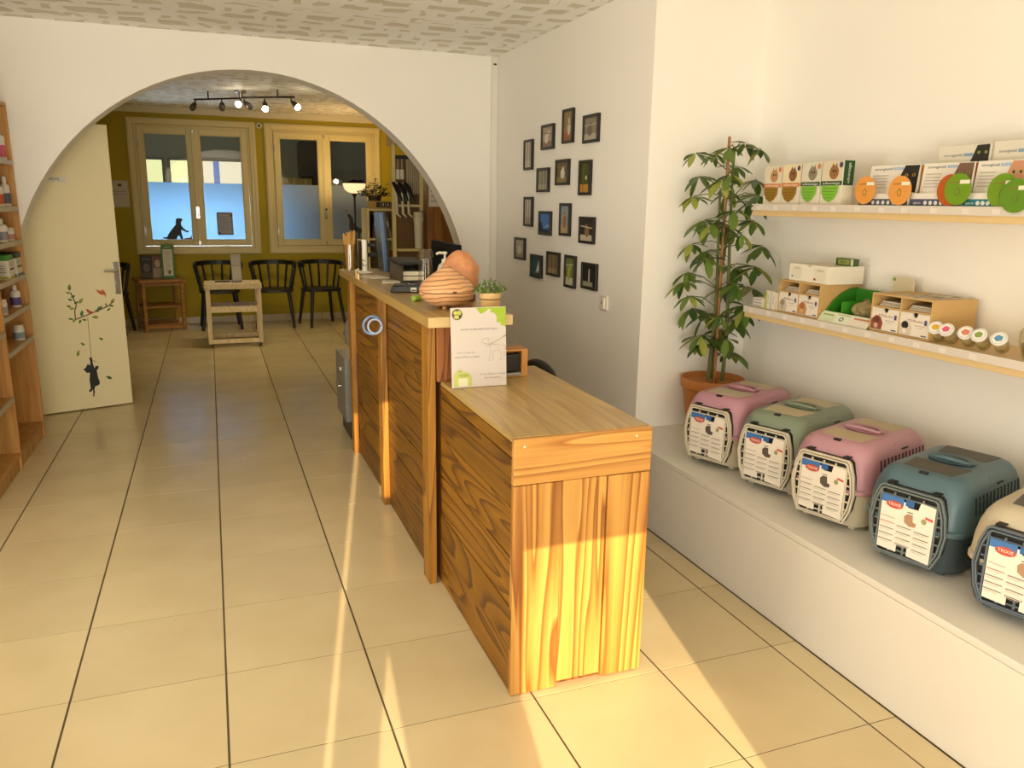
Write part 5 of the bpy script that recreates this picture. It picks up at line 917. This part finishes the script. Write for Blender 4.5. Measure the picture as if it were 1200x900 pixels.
# spot-on displays with wobbler discs
def display(label, ya, yb, band, photo, eye, side, discs, tall=None):
    w = ya - yb; t = thing('treatment_display', label, 'display', (2.418, (ya + yb) / 2, Z1), 0, 'spot-on displays on the upper shelf'); a = w / 2 - .002
    bx('tray', M('display_white', '#e9e3d6', 0.45), t, 0.0, 0.12, -a, a, 0, 0.046, bevel=0.001); decal(t, 'band', (0, 0, 0), (0, -1, 0), (0, 0, 1), [('rect', -a, .001, a, .026, band), ('text', 'spot on', -a * .72, .013, .030, .009, 'f0ece0')] + [('ell', -a * .38 + i * a * .21, .013, .0072, .0072, 'e6e4dc') for i in range(6)])
    bc = MB().hexa([(0.035, -a, .0465), (0.10, -a, .0465), (0.10, a, .0465), (0.035, a, .0465)], [(0.045, -a, .150), (0.10, -a, .150), (0.10, a, .150), (0.045, a, .150)]).build('pack', M('display_white', '#e9e3d6', 0.45), t, bevel=0.0008)
    u = Vector((0.010, 0, 0.1035)).normalized()
    it = [('poly', [(a * .05, .003), (a * .97, .003), (a * .97, .101), (a * .42, .101)], photo), ('ell', a * .52, .066, .0075, .006, eye), ('ell', a * .80, .066, .0075, .006, eye), ('ell', a * .52, .066, .003, .005, '1c1a14'), ('ell', a * .80, .066, .003, .005, '1c1a14'), ('text', 'stronghold', -a * .45, .090, a * .72, .009, '4a5a6a'), ('rect', -a * .02, .086, a * .36, .095, '8fb4d0'), ('text', 'PLUS', a * .17, .0905, a * .26, .006, 'f0f0ea')]
    it += [('line', (-a * .85, .066 - .011 * i), (-a * (.18 + .05 * (i % 2)), .066 - .011 * i), .0024, 'b0aaa0') for i in range(5)]
    decal(t, 'print', (0.0345, 0, .0465), (0, -1, 0), tuple(u), it, lift=0.001); decal(t, 'side_print', (0.0725, -a, .0465), (1, 0, 0), (0, 0, 1), [('rect', -.027, .002, .026, .1, side)])
    if tall:
        tl = bx('rear_card', M('rear_card', '#ddd6c4', 0.5), t, 0.105, 0.113, -a, a, .0465, .0465 + tall, bevel=0.002); decal(tl, 'rear_print', (0.1048, 0, .0465), (0, -1, 0), (0, 0, 1), [('text', 'stronghold', -a * .4, tall - .034, a * .7, .009, '5a6470'), ('rect', a * .02, tall - .039, a * .36, tall - .029, '7fa0bc'), ('poly', [(a * .2, tall * .5), (a * .96, tall * .5), (a * .96, tall - .002), (a * .5, tall - .004)], '26241f' if 'black cat' in label else '8a7f74'), ('ell', a * .58, tall - .028, .006, .005, '8a8a4a'), ('ell', a * .84, tall - .028, .006, .005, '8a8a4a')])
    for k, (yy, zz, r, col) in enumerate(discs):
        yl = yy - (ya + yb) / 2; d = MB().lathe([(0.0, 0), (r, 0), (r, 0.0015), (0, 0.0015)], n=30, cap=False, mtx=Matrix.Rotation(-PI / 2, 3, 'Y'), c=(-0.016 - .004 * k - (0.02 if 'edge' in label else 0), yl, zz)).build('wobbler_disc', M('disc_' + col, '#' + col, 0.4), t)
        decal(d, 'disc_print', (-0.0178 - .004 * k - (0.02 if 'edge' in label else 0), yl, zz), (0, -1, 0), (0, 0, 1), [('line', (-r * .6, r * .42), (r * .2, r * .46), .003, '8a6a2a'), ('rect', r * .12, r * .34, r * .85, r * .58, 'e9e6d0'), ('ell', 0, -r * .15, r * .18, r * .26, '6a6a2a'), ('ell', 0, -r * .15, r * .13, r * .20, col)]); MB().box(-0.0148 - (0.02 if 'edge' in label else 0), -0.0002, yl - .004, yl + .004, zz - .002, zz - .0005).build('disc_stalk', M('clear_stalk', '#cfc8ba', 0.2), d)
display('spot-on display with black dog picture and orange discs', 0.470, 0.232, '4c5466', '1f1d1b', 'b08a30', 'c98a2a', [(0.425, 0.058, 0.052, 'e29a48'), (0.255, 0.056, 0.052, 'e39c4a')])
display('spot-on display with black cat rear card and red and green discs', 0.222, 0.010, '4a5068', '7a5a44', '8a9a5a', 'b4622a', [(0.046, 0.056, 0.052, 'b4571f'), (0.012, 0.058, 0.052, '6f951c')], tall=0.165)
display('spot-on display with ginger kitten face and teal band', 0.004, -0.178, '2a7a82', 'c9906a', '9a9a5a', '6f951c', [(-0.150, 0.052, 0.054, '6f951c')], tall=0.170)
display('spot-on display cut by the right picture edge', -0.186, -0.392, '2a7a82', 'b5a48c', '9a9a5a', '6f951c', [(-0.212, 0.036, 0.052, '5f8a1c')])

# lower shelf
for k in range(3):
    t = thing('flat_carton', ['bottom', 'middle', 'top'][k] + ' flat white carton of the little stack at the shelf end', 'carton', (2.43, 1.035, Z2 + k * 0.0145), 0, 'flat white cartons at the shelf end'); bx('carton', M('carton_cream', '#e4dcc8', 0.45), t, 0, 0.07, -0.042, 0.042, 0, 0.0138, bevel=0.0008); decal(t, 'print', (0, 0, 0), (0, -1, 0), (0, 0, 1), [('line', (-.035, .0065), (.02, .0065), .004, '8a8a9a')])
for k, (y, c, lb) in enumerate(((0.972, 'b5be3a', 'white carton with a lime stripe on the lower shelf'), (0.935, '7f95b0', 'white carton with blue lettering beside the lime one'), (0.900, 'd8d0bc', 'plain white carton against the drawer box'))):
    t = thing('upright_carton', lb, 'carton', (2.43, y, Z2)); bx('carton', M('carton_cream', '#e4dcc8', 0.45), t, 0, 0.06, -0.0165, 0.0165, 0, 0.085 - .002 * k, bevel=0.0008); decal(t, 'print', (0, 0, 0), (0, -1, 0), (0, 0, 1), [('rect', -.0155, .002, (-.004 if k == 0 else -.012), .08, c), ('textv', ('plus', 'dermo', 'vet')[k], .003, .045, .04, .010, '8a8f7a')])
def drawer_box(label, ya, yb, names, anim):
    w = ya - yb; t = thing('drawer_box', label, 'drawer box', (2.420, (ya + yb) / 2, Z2), 0); h = 0.146; a = w / 2; q = 0.006; D_ = 0.215
    MB().box(0, D_, -a, -a + q, 0, h).box(0, D_, a - q, a, 0, h).box(0, D_, -a + q, a - q, 0, q).box(0, D_, -a + q, a - q, h - q, h).box(0, D_, -q / 2, q / 2, q, h - q).box(0, D_, -a + q, -q / 2, .093, .098).box(0, D_, q / 2, a - q, .093, .098).box(D_ - .004, D_, -a + q, a - q, q, h - q).build('case', M('drawer_wood', '#c9a468', 0.5, noise=0.08, nscale=14), t, weld=False)
    for k, s_ in enumerate((1, -1)):
        c = s_ * (a / 2 - q / 4 ); hw = a / 2 - q * .8
        n_ = [(-hw, 0.0075), (hw, 0.0075), (hw, 0.0915), (.013, 0.0915)] + [(.013 * math.cos(g), .0915 - .017 * math.sin(g)) for g in [PI * i / 8 for i in range(1, 8)]] + [(-.013, 0.0915), (-hw, 0.0915)]
        d = MB().prism([(-p, z) for p, z in n_], (0.001, c, 0), (0, 1, 0), (0, 0, 1), (0.008, 0, 0)).build('drawer', M('drawer_front', '#e6dccb', 0.45), t)
        bx('drawer_inside', BLACKM, d, 0.012, 0.02, c - hw, c + hw, 0.0075, 0.0915)
        col = anim[k]
        decal(d, 'print', (0.001, c, 0), (0, -1, 0), (0, 0, 1), [('rect', -hw, .0085, hw, .0735, 'e6dccb'), ('poly', [(-hw, .010), (-hw * .2, .010), (-hw * .12, .036), (-hw * .3, .058), (-hw * .62, .064), (-hw, .046)], col[0]), ('ell', -hw * .62, .045, hw * .24, .014, col[1]), ('ell', -hw * .62, .024, hw * .16, .010, col[2]), ('text', 'Milbelo', 0.004, .064, hw * 1.05, .0095, '8a4a42'), ('rect', hw * .68, .054, hw * .86, .072, '4a4a7a'), ('line', (hw * .05, .048), (hw * .75, .048), .002, '9a948a'), ('line', (hw * .2, .040), (hw * .6, .040), .0016, 'a8a298'), ('rect', hw * .55, .012, hw * .9, .017, '4a5a6a')])
    for k, s_ in enumerate((1, -1)):
        c = s_ * a / 2
        for i in range(3): bx('leaflet', M('leaflet_%d' % i, ('#cfc4a8', '#bdb49c', '#d8cfba')[i], 0.6), t, 0.02 + .006 * i, 0.18, c - a * .36, c + a * .36, .0985 + .006 * i, .1035 + .006 * i)
    return t
drawer_box('wooden two-drawer box under the white carton', 0.887, 0.627, None, ((('c9bda8', '9a8c7a', 'b8a890')), ('c08a58', 'a86a3a', 'd0a878')))
drawer_box('wooden two-drawer box beside the little jars', 0.345, 0.066, None, (('8a4a38', '6a3a2c', 'c9a890'), ('d0c4b0', '26221f', 'e6dccb')))
wc = thing('white_product_box', 'long white open box lying on the left drawer box', 'box', (2.438, 0.733, Z2 + 0.1465)); MB().prism([(-.12, 0), (.12, 0), (.12, .074), (.02, .074), (.013, .066), (-.005, .066), (-.012, .074), (-.12, .074)], (0, 0, 0), (0, -1, 0), (0, 0, 1), (0.19, 0, 0)).build('box', M('carton_white2', '#ece5d2', 0.5), wc, bevel=0.001)
decal(wc, 'print', (0, 0, 0), (0, -1, 0), (0, 0, 1), [('rect', -.115, .002, .115, .065, 'ece5d2'), ('rect', -.105, .012, -.04, .066, 'e2dac4'), ('text', 'zylkene', -.068, .056, .034, .008, '8a7048'), ('rect', -.102, .014, -.092, .024, '8d92a0'), ('rect', .035, .010, .105, .066, 'e2dac4'), ('text', 'zylkene', .074, .054, .042, .009, '8a6c34'), ('rect', .037, .012, .050, .020, '8a3a34')])
gc = thing('small_green_carton', 'small dark green carton lying on the white box', 'carton', (2.560, 0.665, Z2 + 0.2215)); bx('carton', M('green_carton', '#3f5a24', 0.5, noise=.5, nscale=30), gc, 0, 0.03, -0.058, 0.045, 0, 0.03, bevel=0.001); decal(gc, 'print', (0, 0, 0), (0, -1, 0), (0, 0, 1), [('rect', -.03, .004, .035, .026, '8a9a4a'), ('text', 'BIO', .0, .015, .03, .012, '2a3a1a'), ('rect', .042, .002, .057, .028, 'd8d2bc')])
gd = thing('green_display_tray', 'green curved display tray with a bag of dried herbs', 'display', (2.405, 0.486, Z2)); GRN = M('tray_green', '#2f7a1e', 0.4)
prof = [(0.03, 0.0), (0.20, 0.0), (0.20, 0.135), (0.17, 0.132), (0.12, 0.112), (0.075, 0.078), (0.045, 0.040), (0.03, 0.036)]
for yy in (-0.136, 0.124): MB().prism(prof, (0, yy, 0), (1, 0, 0), (0, 0, 1), (0, 0.010, 0)).build('side', GRN, gd)
bx('back', GRN, gd, 0.1905, 0.198, -0.1255, 0.1235, 0.0055, 0.13); bx('bottom', GRN, gd, 0.03, 0.19, -0.1255, 0.1235, 0.0005, 0.005); bx('divider', M('tray_green2', '#3f9428', 0.4), gd, 0.05, 0.185, 0.045, 0.051, 0.0055, 0.085)
fp = MB().hexa([(0.004, -0.135, 0.001), (0.010, -0.135, 0.001), (0.010, 0.133, 0.001), (0.004, 0.133, 0.001)], [(0.034, -0.135, 0.040), (0.040, -0.135, 0.040), (0.040, 0.133, 0.040), (0.034, 0.133, 0.040)]).build('front_label', M('tray_label', '#dfe3c8', 0.45), gd)
decal(fp, 'print', (0.004, 0, 0.001), (0, -1, 0), (0.030, 0, 0.039), [('rect', -.13, .004, -.05, .030, 'cfd8b0'), ('line', (-.12, .034), (-.06, .034), .008, '8fb05a'), ('ell', -.01, .022, .012, .010, '5a6a78'), ('ell', -.01, .022, .006, .005, 'dfe3c8'), ('rect', .03, .004, .13, .030, 'e4d8c8'), ('line', (.05, .036), (.13, .036), .008, 'c8805a'), ('line', (-.04, .041), (.03, .041), .003, '8fb05a')], lift=.001)
hb_ = MB().ell((0, 0, 0), (0.05, 0.055, 0.040), 20, 12, lambda d: 1 + .12 * math.sin(9 * d.x + 4 * d.y) + .1 * math.sin(13 * d.y + 5 * d.z)).build('herb_bag', M('dried_herbs', '#8d7f52', 0.8, noise=.5, nscale=60, bump=.5), loc=(2.505, 0.445, Z2 + 0.058), smooth=True); tag(hb_, 'crumpled clear bag of dried brown herbs in the green tray', 'bag')
pk = thing('standing_packet', 'pale upright packet standing behind the drawer box', 'packet', (2.600, 0.385, Z2)); MB().hexa([(0, -0.045, 0), (0.03, -0.045, 0), (0.03, 0.05, 0), (0, 0.05, 0)], [(0.012, -0.05, 0.195), (0.016, -0.05, 0.195), (0.016, 0.055, 0.195), (0.012, 0.055, 0.195)]).build('pouch', M('pouch', '#d8cba8', 0.5), pk, bevel=.002); decal(pk, 'print', (0.012, 0, 0.195), (0, -1, 0), (-0.012, 0, 0.195), [('rect', -.054, -.19, -.040, -.005, '7a9a3a')] + [('ell', -.02 + .022 * i, -.035 - .012 * (i % 2), .007, .014, '5a5a4a') for i in range(3)], lift=.002)
for i in range(3):
    t = thing('leaflet', ['folded leaflet at the back', 'open leaflet in the middle', 'curled leaflet at the front'][i] + ' of the drawer box by the jars', 'leaflet', (2.455 + .06 * i, 0.19 - .02 * i, Z2 + 0.1462), .3 * i - .2); bx('sheet', M('leaflet_%d' % (i % 3), '#cfc4a8', 0.6), t, -0.028, 0.028, -0.07, 0.06, 0, 0.0016); decal(t, 'print', (0, 0, .0016), (1, 0, 0), (0, 1, 0), [('rect', -.022, -.05, .022, -.02, '8a8468'), ('line', (-.02, .01), (.02, .01), .004, '8a8468'), ('line', (-.02, .025), (.015, .025), .004, '8a8468')], lift=.0004)
# jars with round picture lids, leaning back
for k, (y, z, col, nm) in enumerate(((0.042, 1.112, 'd8a82e', 'yellow'), (-0.007, 1.110, 'd25a78', 'pink'), (-0.076, 1.109, 'd27a62', 'coral'), (-0.131, 1.110, '7f9a4a', 'green'), (-0.201, 1.113, '4f8aae', 'blue'))):
    ax = Vector((-0.80, -0.30 + .1 * (k % 2), 0.62)).normalized(); mx = ax.to_track_quat('Z', 'Y').to_matrix(); L_ = 0.068
    c = Vector(((2.416, 2.410, 2.420, 2.414, 2.418)[k], y, z)); base = c - ax * L_
    low = min((mx @ Vector((0.0205 * math.cos(a), 0.0205 * math.sin(a), 0))).z for a in [i * .3 for i in range(21)]) + base.z
    base.z += (Z2 + 0.0005) - low; base.y += 0.0
    t = thing('treat_jar', 'small leaning glass jar with a %s spot on its lid' % nm, 'jar', tuple(base), 0, 'small treat jars on the lower shelf')
    MB().lathe([(0.0, 0.0), (0.020, 0.0), (0.0225, 0.004), (0.0225, 0.050), (0.019, 0.056), (0.0, 0.056)], n=22, cap=False, mtx=mx).build('jar', JARGLASS, t, smooth=True); MB().lathe([(0.0, 0.0045), (0.0195, 0.0045), (0.0205, 0.008), (0.0205, 0.030), (0.0, 0.034)], n=18, cap=False, mtx=mx).build('treats', M('treats', '#b9a472', 0.8, noise=.4, nscale=90, bump=.5), t, smooth=True)
    MB().lathe([(0.0, 0.0565), (0.024, 0.0565), (0.0255, 0.059), (0.0255, 0.066), (0.0235, 0.068), (0.0, 0.068)], n=26, cap=False, mtx=mx).build('lid', M('lid_white', '#e9e4da', 0.35), t, smooth=True)
    u = mx @ Vector((1, 0, 0)); v = mx @ Vector((0, 1, 0)); lc = mx @ Vector((0, 0, 0.068)); decal(t, 'lid_print', lc, u, v, [('ell', 0, 0, .0225, .0225, 'c9c8c4'), ('ell', 0, 0, .019, .019, 'e9e5dc'), ('poly', [(.012 * math.cos(g) * (1 + .15 * (i % 2)), .011 * math.sin(g) * (1 + .15 * (i % 2))) for i, g in enumerate([2 * PI * q / 10 for q in range(10)])], col)], lift=.0004)
bj = thing('big_glass_jar', 'big round glass jar at the right picture edge', 'jar', (2.500, -0.315, Z2 + 0.0005)); MB().lathe([(0.05, 0), (0.072, 0.006), (0.085, 0.05), (0.085, 0.085), (0.070, 0.112), (0.060, 0.118), (0.058, 0.124)], n=32, cap=False).build('jar', JARGLASS, bj, smooth=True)
MB().lathe([(0.0, 0.1245), (0.066, 0.1245), (0.070, 0.135), (0.060, 0.150), (0.025, 0.160), (0.012, 0.175), (0.022, 0.190), (0.0, 0.198)], n=28, cap=False).build('lid', JARGLASS, bj, smooth=True); MB().lathe([(0.0, 0.006), (0.068, 0.008), (0.078, 0.045), (0.0, 0.06)], n=24, cap=False).build('biscuits', M('biscuits', '#a89468', 0.8, noise=.5, nscale=60, bump=.6), bj, smooth=True)
